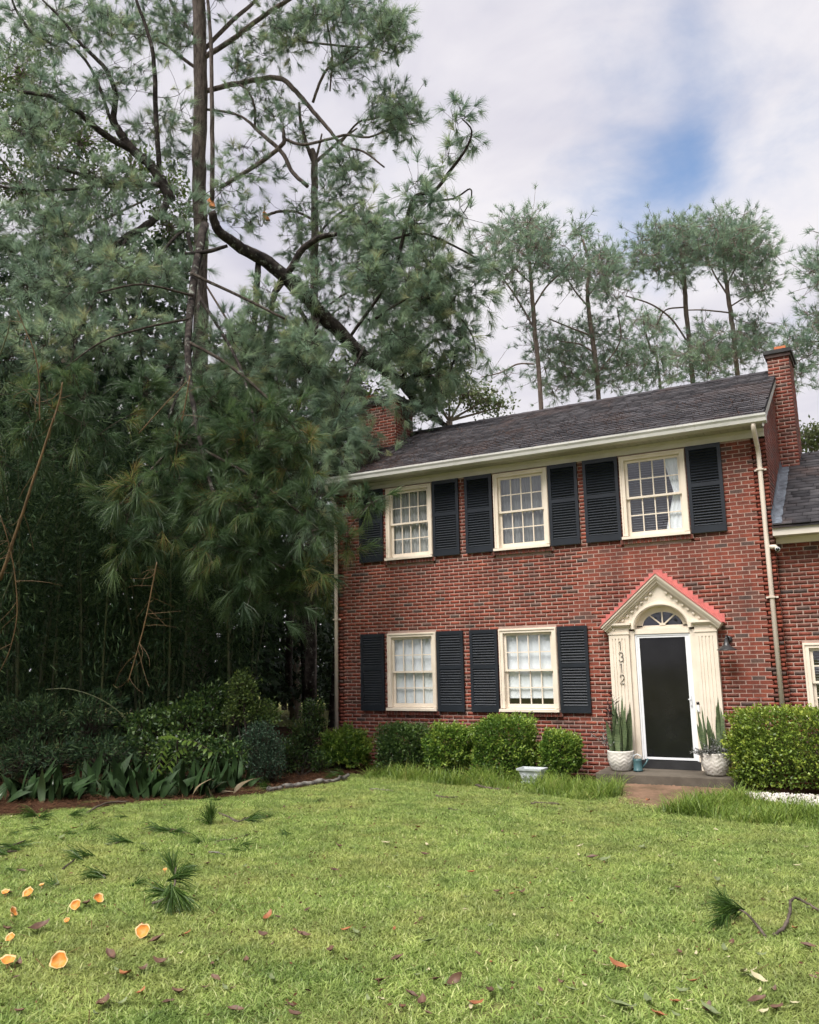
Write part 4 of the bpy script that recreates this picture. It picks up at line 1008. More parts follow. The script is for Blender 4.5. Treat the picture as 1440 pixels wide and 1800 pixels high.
# stoop
m = MB((-3.4, 0, 0)); SZ = .17
m.add([(-4.5, -.70, -.05), (-2.33, -.70, -.05), (-2.33, -.012, -.05), (-4.5, -.012, -.05), (-4.5, -.70, SZ - .02), (-2.33, -.70, SZ - .02), (-2.33, -.012, SZ), (-4.5, -.012, SZ)], [(4, 5, 6, 7), (0, 1, 5, 4), (1, 2, 6, 5), (3, 0, 4, 7)])
so_ = m.build('stoop', 'concrete'); bv = so_.modifiers.new('bevel', 'BEVEL'); bv.width = .015; bv.segments = 2
tag(so_, 'low weathered concrete stoop below the front door', 'step')

# ------------------------------------------------------------------ plants by the house
def shrub(name, label, c, rad, n, mat, leaf=(.040, .024), group=None, boxy=3.0, lump=.10, stems=9, lo=-0.75):
    c = np.array(c, float) * ([1, 1, .95] if group else [1, 1, 1]); rad = np.array(rad, float) * ([.93, .95, .92] if group else [1, 1, .97])
    root = tag(empty(name, (c[0], c[1], 0)), label, 'shrub', group)
    n = int(n * 2.1); d = unit(RNG.normal(size=(n, 3))); d = d[d[:, 2] > lo]; n = len(d)
    sup = (np.abs(d) ** boxy).sum(1) ** (-1 / boxy)
    ph = RNG.random(6) * 6.28
    lum = 1 + lump * (np.sin(d[:, 0] * 7 + ph[0]) * np.sin(d[:, 1] * 6 + ph[1]) + .7 * np.sin(d[:, 2] * 9 + ph[2] + 3 * d[:, 0]) + .5 * np.sin(d[:, 0] * 17 + ph[3]) * np.sin(d[:, 2] * 15 + ph[4]))
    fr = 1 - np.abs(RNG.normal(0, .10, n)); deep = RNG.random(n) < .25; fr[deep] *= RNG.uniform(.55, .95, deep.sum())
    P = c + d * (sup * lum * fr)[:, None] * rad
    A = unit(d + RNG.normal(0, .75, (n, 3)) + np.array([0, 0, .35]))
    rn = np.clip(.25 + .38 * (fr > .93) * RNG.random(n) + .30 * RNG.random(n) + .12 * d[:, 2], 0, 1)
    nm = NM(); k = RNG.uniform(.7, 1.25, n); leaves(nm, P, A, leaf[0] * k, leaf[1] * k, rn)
    # sprigs that stick out of the clipped outline
    m = n // 40; q = RNG.choice(n, m); T0 = c + d[q] * (sup * lum)[q, None] * rad; Ax = unit(d[q] + np.array([0, 0, .9]) + RNG.normal(0, .4, (m, 3)))
    for j in range(5): leaves(nm, T0 + Ax * (j * .014), Ax + RNG.normal(0, .8, (m, 3)), leaf[0], leaf[1], np.clip(.7 + .3 * RNG.random(m), 0, 1))
    nm.build('foliage', mat, root, (c[0], c[1], 0))
    tw = NM(); e = c + unit(RNG.normal(size=(stems * 6, 3))) * rad * .8; e[:, 2] = np.maximum(e[:, 2], c[2] * .6)
    b = np.stack([c[0] + RNG.normal(0, .06, stems * 6), c[1] + RNG.normal(0, .06, stems * 6), np.zeros(stems * 6)], 1)
    np_tube(tw, b, e, .012, .004, 4); tw.build('stems', 'twig_bark', root, (c[0], c[1], 0))
    return root
SG = 'clipped evergreen shrubs along the front wall'
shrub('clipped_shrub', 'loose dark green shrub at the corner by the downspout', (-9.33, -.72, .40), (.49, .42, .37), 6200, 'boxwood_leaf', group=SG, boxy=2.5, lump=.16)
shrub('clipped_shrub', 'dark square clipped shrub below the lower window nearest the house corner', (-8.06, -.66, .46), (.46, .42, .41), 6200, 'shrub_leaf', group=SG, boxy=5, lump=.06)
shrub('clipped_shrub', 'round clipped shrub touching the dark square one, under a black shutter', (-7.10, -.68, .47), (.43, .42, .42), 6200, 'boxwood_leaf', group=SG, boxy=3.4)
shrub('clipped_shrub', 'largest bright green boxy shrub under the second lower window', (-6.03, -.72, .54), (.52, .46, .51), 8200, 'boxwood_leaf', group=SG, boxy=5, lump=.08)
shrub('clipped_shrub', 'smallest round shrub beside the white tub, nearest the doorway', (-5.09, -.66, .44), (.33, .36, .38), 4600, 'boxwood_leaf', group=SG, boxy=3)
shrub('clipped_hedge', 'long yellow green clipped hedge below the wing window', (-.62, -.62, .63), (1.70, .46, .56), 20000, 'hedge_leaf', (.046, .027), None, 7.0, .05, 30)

# potted snake plants: a pot with a zigzag relief, each leaf its own blade
def leaf_blade(name, mat, L, w, bend, cup=.25, segs=7, twist=0.0, wave=0.0, base=.35):
    vs, fs = [], []
    for i in range(segs + 1):
        t = i / segs; ww = w * (base + (1 - base) * math.sin(math.pi * min(t * .9 + .1, 1)) ** .8) * (1 - t ** 5) * .5 + .0005
        y = -bend * L * t * t; z = L * (t - .28 * abs(bend) * t * t); ca, sa = math.cos(twist * t), math.sin(twist * t)
        for s in (-1, 0, 1):
            x = s * ww; dy = abs(s) * ww * cup + wave * ww * math.sin(t * 9 + s)
            vs.append((x * ca, y + x * sa - dy, z))
    for i in range(segs):
        for j in (0, 1): fs.append((i * 3 + j, i * 3 + j + 1, (i + 1) * 3 + j + 1, (i + 1) * 3 + j))
    me = bpy.data.meshes.new(name); me.from_pydata(vs, [], fs); set_mat(me, mat); me.polygons.foreach_set('use_smooth', [True] * len(fs)); me.update()
    return me
snake = [leaf_blade('leaf', 'snake_leaf', L_, .065, b_, .3, 8, tw_, .1, .6) for L_, b_, tw_ in ((.62, .05, .6), (.5, .1, -.7), (.72, .02, .4), (.4, .16, .8))]
def zig_pot(x, y, z, r, h, label, scale, nleaf):
    root = tag(empty('potted_snake_plant', (x, y, z)), label, 'potted plant', 'white pots with snake plants either side of the front door')
    S, Hn = 72, 18; vs, fs = [], []
    for j in range(Hn + 1):
        t = j / Hn; pr = r * (.60 + .40 * math.sin(math.pi / 2 * min(1, t * 1.5 + .05)) ** .8) * (1 if t < .9 else 1 - .02 * (t - .9) * 10)
        for k in range(S):
            a = k / S; zig = abs(((a * 9) % 1) - .5) * 2; rel = .5 + .5 * math.sin(2 * math.pi * (t * 5.5 + zig * .95)); rr = pr + (.012 * rel if .06 < t < .9 else .010)
            vs.append((rr * math.cos(2 * math.pi * a), rr * math.sin(2 * math.pi * a), h * t))
    fs = [(j * S + k, j * S + (k + 1) % S, (j + 1) * S + (k + 1) % S, (j + 1) * S + k) for j in range(Hn) for k in range(S)]
    o = len(vs)
    for rr, zz in ((r * .93, h), (r * .92, h * .9)):
        for k in range(S): vs.append((rr * math.cos(2 * math.pi * k / S), rr * math.sin(2 * math.pi * k / S), zz))
    fs += [(Hn * S + k, Hn * S + (k + 1) % S, o + (k + 1) % S, o + k) for k in range(S)] + [(o + k, o + (k + 1) % S, o + S + (k + 1) % S, o + S + k) for k in range(S)] + [tuple(range(S))[::-1]]
    me = bpy.data.meshes.new('pot'); me.from_pydata(vs, [], fs); set_mat(me, 'pot_white'); me.polygons.foreach_set('use_smooth', [True] * len(fs)); me.update(); link('pot', me, root)
    s = MB(); s.lathe([(0, h * .9), (r * .5, h * .915), (r * .925, h * .90)], (0, 0, 0), 24); link('soil', s.mesh('soil', 'soil', True), root)
    for i in range(nleaf):
        a = random.uniform(0, 6.28); rr = r * .78 * math.sqrt(random.random()); tl = random.uniform(.02, .2) * (rr / r + .3)
        link('leaf', random.choice(snake), root, (rr * math.cos(a), rr * math.sin(a), h * .88), (tl * -math.sin(a) * -1, tl * math.cos(a), random.uniform(0, 6.28)), scale * random.uniform(.8, 1.1))
    return root
p1 = zig_pot(-4.165, -.36, .165, .205, .31, 'white zigzag pot with a dense snake plant beside the watering can', 1.22, 32)
nm = NM(); n = 60; tt = RNG.random(n); Pb = np.tile([-4.27, -.36, .92], (n, 1)) + RNG.normal(0, .035, (n, 3)) * [1, 1, 4]; A = RNG.normal(0, .8, (n, 3)); A[:, 2] = .75
leaves(nm, Pb + [0, 0, .16], A, RNG.uniform(.12, .22, n), .02, RNG.random(n)); nm.build('dracaena_head', 'purple_leaf', p1, (-4.165, -.36, .165))
def spray(parent, org, base, n, mat, spread, ln, name, up=.6, leaf=(.035, .012)):
    nm = NM(); tw = NM(); base = np.array(base); A = RNG.normal(0, spread, (n, 3)); A[:, 2] = np.abs(A[:, 2]) * .6 + up * .5; A = unit(A); Ls = RNG.uniform(.5, 1, n) * ln; tips = base + A * Ls[:, None]
    np_tube(tw, np.tile(base, (n, 1)) + RNG.normal(0, .03, (n, 3)), tips, .004, .002, 3)
    for j in range(16):
        t = RNG.uniform(.25, 1.05, n)[:, None]; leaves(nm, base + (tips - base) * t, A + RNG.normal(0, .9, (n, 3)), RNG.uniform(.7, 1.3, n) * leaf[0], leaf[1])
    nm.build(name, mat, parent, org); tw.build(name.replace('foliage', 'stems').replace('sprays', 'stems'), 'twig_bark', parent, org)
spray(p1, (-4.165, -.36, .165), (-4.33, -.34, .50), 26, 'silver_leaf', .75, .42, 'grey_sprays', .9, (.045, .010))
p2 = zig_pot(-2.665, -.42, .165, .215, .33, 'white zigzag pot with snake plant and trailing silver foliage by the hedge', 1.16, 19)
spray(p2, (-2.665, -.42, .165), (-2.62, -.50, .47), 70, 'silver_leaf', 1.0, .34, 'silver_foliage', .3)
spray(p2, (-2.665, -.42, .165), (-2.80, -.52, .45), 34, 'silver_leaf', 1.0, .26, 'silver_foliage', .1)
# watering can
W0 = (-3.885, -.40, .165)
t = thing('watering_can', 'small teal metal watering can standing on the stoop', 'watering can', W0)
MB(W0).lathe([(0, 0), (.075, 0), (.075, .02), (.07, .025), (.068, .16), (.072, .185), (.066, .187), (.064, .17), (0, .165)], W0, 24).build('body', 'teal_enamel', t, True)
MB(W0).tube([(W0[0] - .066, W0[1], W0[2] + .18), (W0[0] - .06, W0[1], W0[2] + .235), (W0[0], W0[1], W0[2] + .262), (W0[0] + .06, W0[1], W0[2] + .235), (W0[0] + .066, W0[1], W0[2] + .18)], .009, 8).build('handle', 'tub_white', t, True)
MB(W0).tube([(W0[0] + .06, W0[1] + .02, W0[2] + .05), (W0[0] + .12, W0[1] + .05, W0[2] + .12), (W0[0] + .15, W0[1] + .07, W0[2] + .19)], [.018, .013, .016], 8).build('spout', 'teal_enamel', t, True)
# scroll-worked white tub in the border grass
W0 = (-5.32, -1.35, 0.02); t = thing('garden_tub', 'small white ornate tub half hidden in the tall grass', 'planter', W0)
m = MB(W0)
def rr_box(z, w, d): return [(W0[0] - w, W0[1] - d, W0[2] + z), (W0[0] + w, W0[1] - d, W0[2] + z), (W0[0] + w, W0[1] + d, W0[2] + z), (W0[0] - w, W0[1] + d, W0[2] + z)]
lv = [rr_box(.0, .14, .10), rr_box(.03, .15, .11), rr_box(.05, .13, .09), rr_box(.20, .18, .13), rr_box(.21, .205, .15), rr_box(.24, .21, .155), rr_box(.24, .185, .13), rr_box(.12, .155, .105)]
vs = [p for l in lv for p in l]; m.add(vs, [(i * 4 + k, i * 4 + (k + 1) % 4, i * 4 + 4 + (k + 1) % 4, i * 4 + 4 + k) for i in range(len(lv) - 1) for k in range(4)] + [(28, 29, 30, 31)]); m.build('tub', 'tub_white', t)
m = MB(W0)
for s in (-1, 0, 1):
    m.tube([(W0[0] + s * .1 + .035 * math.cos(a) * (1 - a / 14), W0[1] - .135, W0[2] + .125 + .04 * math.sin(a) * (1 - a / 14)) for a in [i * .6 for i in range(18)]], .007, 5)
m.build('scroll_relief', 'tub_white', t)

# ------------------------------------------------------------------ the shaded bed at the left
asp = [leaf_blade('leaf', 'aspidistra_leaf', L_, .15, b_, .22, 8, tw_, .08, .10) for L_, b_, tw_ in ((.60, .35, .5), (.5, .7, -.5), (.66, .2, .3), (.55, .55, .9))]
asp_p = [leaf_blade('leaf', 'aspidistra_pale', L_, .11, b_, .22, 8, tw_, .08, .12) for L_, b_, tw_ in ((.55, .5, .5), (.5, .7, -.8))]
asp_d = [leaf_blade('leaf', 'aspidistra_dry', .38, .07, 1.0, .4, 7, 1.2, .3, .12)]
where = ['at the far left end of the bed edge', 'second from the left end of the bed edge', 'third from the left end of the bed edge', 'with a leaf folded low over the pine straw', 'below the dark bamboo, left of the lime green sprig', 'with tall upright leaves behind the lime green sprig', 'just left of the lime green sprig, by pine sprigs', 'under the lime green sprig', 'with dry tan leaves at the bed edge', 'beside the small leaved blue green shrub', 'behind the row, deep in the shade', 'second in the back row, deep in the shade', 'third in the back row, deep in the shade']
spots = [(-20, 1416), (45, 1408), (105, 1408), (160, 1396), (205, 1402), (250, 1388), (262, 1404), (325, 1400), (372, 1398), (415, 1386), (80, 1352), (190, 1348), (330, 1352)]
for i, (u, v) in enumerate(spots):
    g = ground_at(u, v); root = tag(empty('aspidistra_clump', tuple(g)), 'dark broad leaved clump ' + where[i], 'plant', 'broad leaved clumps along the bed edge')
    for k in range(34):
        a = random.uniform(0, 6.28); rr = random.uniform(0, .33); q = random.random()
        me = random.choice(asp_d if (i in (7, 8) and q < .35) or q < .03 else asp_p if q < .16 else asp)
        tl = random.uniform(.05, 1.05)
        link('leaf', me, root, (rr * math.cos(a), rr * math.sin(a), 0), (-tl * math.cos(a + 1.57), -tl * math.sin(a + 1.57), a + 1.57 + random.uniform(-1.6, 1.6)), random.uniform(.45, 1.1))
# lime green compound leaved sprig
g = ground_at(318, 1392); root = tag(empty('mahonia_sprig', tuple(g)), 'lime green sprig of paired leaflets above the dark clumps', 'plant')
lm = leaf_blade('leaflet', 'lime_leaf', .14, .05, .25, .2, 5, 0, 0, .2)
frond_pts = [((300, 1300), (286, 1320), (278, 1352)), ((330, 1312), (310, 1322), (296, 1346)), ((318, 1300), (345, 1304), (372, 1322)), ((310, 1298), (298, 1292), (284, 1294))]
m = MB(tuple(g)); D0 = project(g)[2]; m.tube([tuple(g), tuple(at(312, 1345, D0)), tuple(at(312, 1300, D0 - .1))], .01, 6); m.build('stem', 'twig_bark', root)
for fp in frond_pts:
    P = smooth_path([at(u, v, D0 - .15 - .25 * i) for i, (u, v) in enumerate(fp)], 3)
    m = MB(tuple(g)); m.tube([tuple(p) for p in P], .004, 4); m.build('stem', 'twig_bark', root)
    for i in range(1, len(P)):
        for s in (-1, 1):
            d = unit(P[min(i + 1, len(P) - 1)] - P[i - 1]); side = unit(np.cross(d, [0, 0, 1.])) * s; dirn = Vector(unit(d * .6 + side + np.array([0, 0, -.25])))
            link('leaflet', lm, root, tuple(P[i] - g), dirn.to_track_quat('Z', 'Y').to_euler(), random.uniform(.85, 1.2))
def loose_shrub(name, label, blobs, n, mat, leaf, base_uv, cat='shrub', group=None, axis_up=.3):
    """free-growing shrub: blobs given as photograph position, half sizes in px, depth"""
    g = ground_at(*base_uv) if len(base_uv) == 2 else at(*base_uv); g = np.array(g); g[2] = ground_z(g[0], g[1])
    root = tag(empty(name, tuple(g)), label, cat, group); nm = NM(); tw = NM(); tot = sum(b[2] * b[3] for b in blobs)
    for u, v, ru, rv, d in blobs:
        c = at(u, v, d); k = max(8, int(n * ru * rv / tot / 14)); rm = np.array([ru, ru, rv]) * d / F
        q = unit(RNG.normal(size=(k, 3))) * RNG.random((k, 1)) ** .45; tips = c + q * rm
        np_tube(tw, np.tile(c - [0, 0, rm[2] * .8], (k, 1)) + RNG.normal(0, .05, (k, 3)), tips, .008, .003, 3)
        for j in range(14):
            A = q + RNG.normal(0, .7, (k, 3)) + [0, 0, axis_up]
            leaves(nm, tips - (tips - c) * RNG.random((k, 1)) * .22 + RNG.normal(0, .05, (k, 3)), A, RNG.uniform(.7, 1.3, k) * leaf[0], leaf[1])
        np_tube(tw, g[None], (c - [0, 0, rm[2] * .5])[None], .02, .012, 5)
    nm.build('foliage', mat, root, tuple(g)); tw.build('stems', 'twig_bark', root, tuple(g)); return root
loose_shrub('feathery_shrub', 'blue green shrub of tiny leaflets at the lawn edge', [(462, 1315, 42, 42, 14.2), (470, 1345, 38, 30, 14.0), (455, 1290, 30, 25, 14.3)], 6500, 'blue_shrub_leaf', (.035, .017), (468, 1378))
loose_shrub('young_tree', 'upright light green sapling behind the feathery shrub', [(430, 1215, 32, 30, 14.8), (415, 1245, 26, 30, 14.8), (455, 1250, 34, 24, 14.8), (425, 1195, 18, 16, 14.8), (470, 1265, 22, 18, 14.7)], 3000, 'broad_leaf', (.065, .03), (440, 1375), 'sapling')
loose_shrub('understory_shrub', 'dark leafy shrub in the shade behind the broad leaved row', [(330, 1265, 60, 40, 15), (260, 1275, 55, 36, 15), (370, 1230, 40, 36, 15.3), (300, 1320, 90, 34, 14.2), (400, 1325, 50, 34, 14.2)], 6800, 'shrub_leaf', (.075, .04), (310, 1370))
loose_shrub('understory_shrub', 'dark arching shrub at the left edge behind the broad leaved row', [(60, 1265, 75, 48, 14.5), (160, 1255, 60, 42, 14.8), (-60, 1270, 70, 50, 14.2), (60, 1325, 110, 36, 13.6), (180, 1322, 70, 36, 13.8)], 7600, 'bamboo_leaf', (.11, .022), (70, 1380))
loose_shrub('understory_shrub', 'dark low shrub in the gap beside the house corner', [(535, 1300, 34, 45, 16.5), (555, 1260, 26, 40, 17.5), (510, 1330, 28, 30, 15.5), (560, 1335, 24, 22, 15.5)], 3400, 'shrub_leaf', (.06, .03), (530, 1365))

# ------------------------------------------------------------------ trees
def limb_mesh(path, d, parent, org, name, mat, sub=5, sides=9, wob=.035):
    """path rows: (u, v, radius_px[, depth offset])"""
    P = np.array([[*at(q[0], q[1], d + (q[3] if len(q) > 3 else 0)), q[2] * .84 * (d + (q[3] if len(q) > 3 else 0)) / F] for q in path])
    S = smooth_path(P, sub); S[:, 3] = np.maximum(S[:, 3], .004)
    if sub > 1:
        j = RNG.normal(0, 1, (len(S), 3)) * S[:, 3:4] * .07; j[0] = 0; j[-1] = 0; S[:, :3] += j
    m = MB(org); m.tube([tuple(s[:3]) for s in S], list(S[:, 3]), sides, wob=wob); m.build(name, mat, parent, True)
    return S
def pine(name, label, trunk, limbs, blobs, d, base=None, mat='needle_top', bk='pine_bark', nl=.22, nn=36, w=.005, tuft=5, spread=.8, droop=.12, up=.35, clus=.2, twig=(.016, .007), group=None, limb_bk=None, extra=(), thin=1.0, bent=False):
    """trunk and limbs as traced rows; blobs: (u, v, ru, rv, depth offset, depth half range, clusters)"""
    b = at(*trunk[0][:2], d + (trunk[0][3] if len(trunk[0]) > 3 else 0)) if base is None else np.array(base, float)
    org = tuple(b); root = tag(empty(name, org), label, 'tree', group)
    sk = [limb_mesh(trunk, d, root, org, 'trunk', bk, 6, 12)[:, :3]]
    for l in limbs: sk.append(limb_mesh([(q[0], q[1], q[2] * .88, *q[3:]) for q in l], d, root, org, 'limb', limb_bk or bk, 5, 7)[:, :3])
    S = np.concatenate(sk[1:] if len(sk) > 1 else sk)
    S = np.concatenate([S, sk[0][len(sk[0]) // 2:]]) if len(sk) > 1 else S
    C = []
    for (u, v, ru, rv, dd, dr, n) in blobs:
        n = max(3, int(n * thin))
        q = unit(RNG.normal(size=(n, 3))) * (RNG.random((n, 1)) ** .42)
        C.append(np.array([at(u + ru * a, v + rv * c_, d + dd + dr * b_) for a, b_, c_ in q]))
    C = np.concatenate(C)
    # grow: every cluster hangs on the nearest point already grown
    dist = np.full(len(C), 1e9); src = np.zeros((len(C), 3))
    for i in range(0, len(S)):
        e = np.linalg.norm(C - S[i], axis=1); k = e < dist; dist[k] = e[k]; src[k] = S[i]
    done = np.zeros(len(C), bool); link_src = np.zeros((len(C), 3)); key = dist.copy()
    for _ in range(len(C)):
        i = int(np.argmin(np.where(done, 1e9, key))); done[i] = True; link_src[i] = src[i]
        e = np.linalg.norm(C - C[i], axis=1) * 1.12; k = (~done) & (e < dist); dist[k] = e[k]; src[k] = C[i]; key[k] = e[k]
    tw = NM(); ln = np.linalg.norm(C - link_src, axis=1)
    bow = RNG.normal(0, .12, (len(C), 3)) * ln[:, None]; bow[:, 2] += ln * (.08 if up > 0 else -.08)
    np_tube(tw, link_src, C, twig[0] * np.clip(ln, .4, 1.6), twig[1], 4, bow, 4)
    out = unit(C - link_src)
    K = len(C) * tuft; ci = np.repeat(np.arange(len(C)), tuft)
    off = RNG.normal(0, 1, (K, 3)); P = C[ci] + off * clus; A = unit(out[ci] * .6 + unit(off) * .7 + [0, 0, up] + RNG.normal(0, .25, (K, 3)))
    bw = RNG.normal(0, .03, (K, 3)); np_tube(tw, C[ci], P, twig[1], twig[1] * .6, 3, bw, 2)
    nm = NM(); rn = np.clip(np.repeat(RNG.beta(2, 2, len(C)), tuft) + RNG.normal(0, .12, K), 0, 1)
    needles(nm, P, A, nl * RNG.uniform(.55, 1.2, K), nn, spread, w, droop, rn, .06 + nl * .3, bent)
    nm.build('crown', mat, root, org); tw.build('twigs', 'twig_bark' if bk != 'far_bark' else 'far_bark', root, org)
    for f in extra: f(root, org)
    return root

def torn(u, v, d, size, tilt):
    def f(root, org):
        c = Vector(at(u, v, d)); m = MB(org); n = 9
        ring0 = [(c.x + size * .5 * math.cos(2 * math.pi * k / n), c.y + size * .5 * math.sin(2 * math.pi * k / n), c.z - size * 1.1) for k in range(n)]
        ring1 = [(c.x + tilt * .1 + size * random.uniform(.15, .6) * math.cos(2 * math.pi * k / n), c.y + size * .45 * math.sin(2 * math.pi * k / n), c.z + size * random.uniform(-.3, 1.2)) for k in range(n)]
        m.add(ring0 + ring1 + [tuple(c)], [(k, (k + 1) % n, n + (k + 1) % n, n + k) for k in range(n)] + [(n + k, n + (k + 1) % n, 2 * n) for k in range(n)]); m.build('torn_wood', 'fresh_wood', root)
    return f

# the tall standing pine whose limb snapped
pine('pine_tree', 'tall standing pine with a straight grey brown trunk rising above the thicket',
     [(350, 1215, 20), (350, 900, 18), (352, 640, 16), (353, 450, 15), (350, 300, 14.5), (353, 150, 14), (350, 0, 13), (351, -160, 11), (352, -330, 8)],
     [[(362, 160, 6), (420, 146, 6.2), (488, 137, 6, -.3), (520, 160, 5.8, -.5), (550, 195, 5, -.7), (580, 230, 4.2, -.8), (604, 256, 3.2, -.9), (640, 267, 2.6, -1), (676, 294, 2, -1.1)],
      [(360, 100, 6.5), (400, 75, 6), (440, 45, 5.5, -.4), (490, 10, 5, -.8), (545, -22, 3.5, -1)], [(358, 88, 5, .3), (410, 35, 5, .5), (450, 0, 4, .8), (500, -60, 3, 1)],
      [(550, 180, 3.5, -.7), (564, 141, 3.4, -.8), (579, 118, 3.2, -.9), (602, 111, 3, -1), (633, 88, 2.4, -1.1), (668, 62, 1.8, -1.2), (700, 50, 1.2, -1.3)],
      [(540, 74, 2.5, -.8), (579, 78, 2.6, -.9), (617, 82, 2.4, -1), (652, 84, 2, -1.1), (690, 95, 1.3, -1.2)],
      [(580, 160, 2, -.8), (584, 100, 2.4, -.8), (575, 40, 2.6, -.8), (562, -20, 2.5, -.8)],
      [(362, 192, 3), (400, 197, 3), (430, 208, 3, -.3), (457, 233, 4.6, -.4), (495, 267, 5, -.6), (514, 302, 5, -.7), (541, 328, 4.6, -.8)],
      [(386, 330, 4.6, -.2), (445, 294, 5, -.4), (495, 256, 5.2, -.6), (499, 240, 4.8, -.6), (498, 226, 3, -.6)],
      [(499, 244, 3.6, -.6), (533, 254, 3.6, -.8), (579, 244, 3.4, -.9), (610, 237, 3, -1), (648, 241, 2.6, -1.1), (690, 225, 1.8, -1.2), (735, 215, 1.2, -1.3)],
      [(600, 250, 2.6, -.9), (630, 215, 2.4, -1), (660, 208, 2.2, -1.1), (700, 195, 1.5, -1.2)],
      [(448, 226, 3, -.3), (448, 190, 3, -.4), (436, 160, 2.6, -.5), (420, 148, 2.2, -.3)],
      [(340, 60, 4, .4), (310, 20, 4, .8), (280, -40, 3, 1)], [(345, 120, 4, .5), (318, 100, 4, .6), (290, 78, 3, 1), (240, 60, 2, 1.4), (190, 62, 1.4, 1.6)],
      [(373, 352, 5.5, -.4), (373, 250, 5.5, -.4), (372, 150, 5, -.4), (370, 60, 4.5, -.3), (362, -40, 3, 0)]],
     [(678, 57, 36, 40, -1.2, .7, 60), (690, 196, 52, 40, -1.1, .8, 85), (620, 110, 55, 35, -1, .8, 36), (560, 30, 85, 36, -.9, 1.2, 70), (640, 5, 50, 30, -1, 1, 36), (470, 60, 70, 45, -.4, 1.2, 50), (470, 190, 70, 40, -.5, 1, 36),
      (600, 300, 50, 30, -1, .8, 26), (250, 40, 90, 50, 1.2, 1.5, 70), (330, 60, 40, 60, .4, 1.2, 30), (430, -60, 170, 60, 0, 2.5, 120), (250, -110, 120, 60, 1, 2, 70), (352, -280, 140, 120, 0, 2.5, 160), (420, 120, 40, 40, -.2, 1, 22), (560, 345, 45, 30, -.8, .8, 18), (450, 290, 70, 50, -.4, 1, 22), (430, 380, 55, 40, 0, 1, 18), (520, 390, 50, 40, 0, 1, 20), (310, 260, 30, 50, .4, .8, 14)],
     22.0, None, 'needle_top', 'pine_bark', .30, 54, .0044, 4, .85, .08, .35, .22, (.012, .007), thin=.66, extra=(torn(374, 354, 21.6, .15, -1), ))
# slim pine standing behind it
pine('pine_tree', 'slim forked pine standing between the tall pine and the chimney',
     [(548, 1225, 11), (549, 1000, 10), (551, 700, 9), (553, 500, 8), (553, 370, 7.5), (553, 288, 7), (549, 262, 5)],
     [[(551, 285, 5), (538, 250, 4.5), (529, 215, 4), (526, 180, 3)], [(554, 285, 4.6), (574, 268, 4), (594, 250, 3.4), (628, 225, 2)], [(552, 290, 4), (560, 262, 3), (566, 235, 2)], [(549, 385, 3), (520, 372, 3.2), (490, 372, 3.4), (470, 378, 3.4)], [(552, 420, 3), (590, 380, 2.6), (640, 350, 2)], [(552, 560, 3), (600, 520, 2.4), (650, 500, 2)]],
     [(600, 310, 40, 40, 0, 1, 22), (630, 400, 55, 50, .4, 1.2, 50), (560, 430, 60, 50, .6, 1.2, 46), (520, 240, 30, 30, 0, .8, 10), (640, 500, 70, 60, .8, 1.5, 60), (560, 560, 60, 60, .8, 1.5, 50), (640, 620, 60, 40, 1, 1.5, 36)],
     23.5, None, 'needle_top', 'pine_bark', .31, 50, .0046, 4, .8, .08, .3, .24, thin=.66, extra=(torn(471, 378, 23.5, .14, -1),))

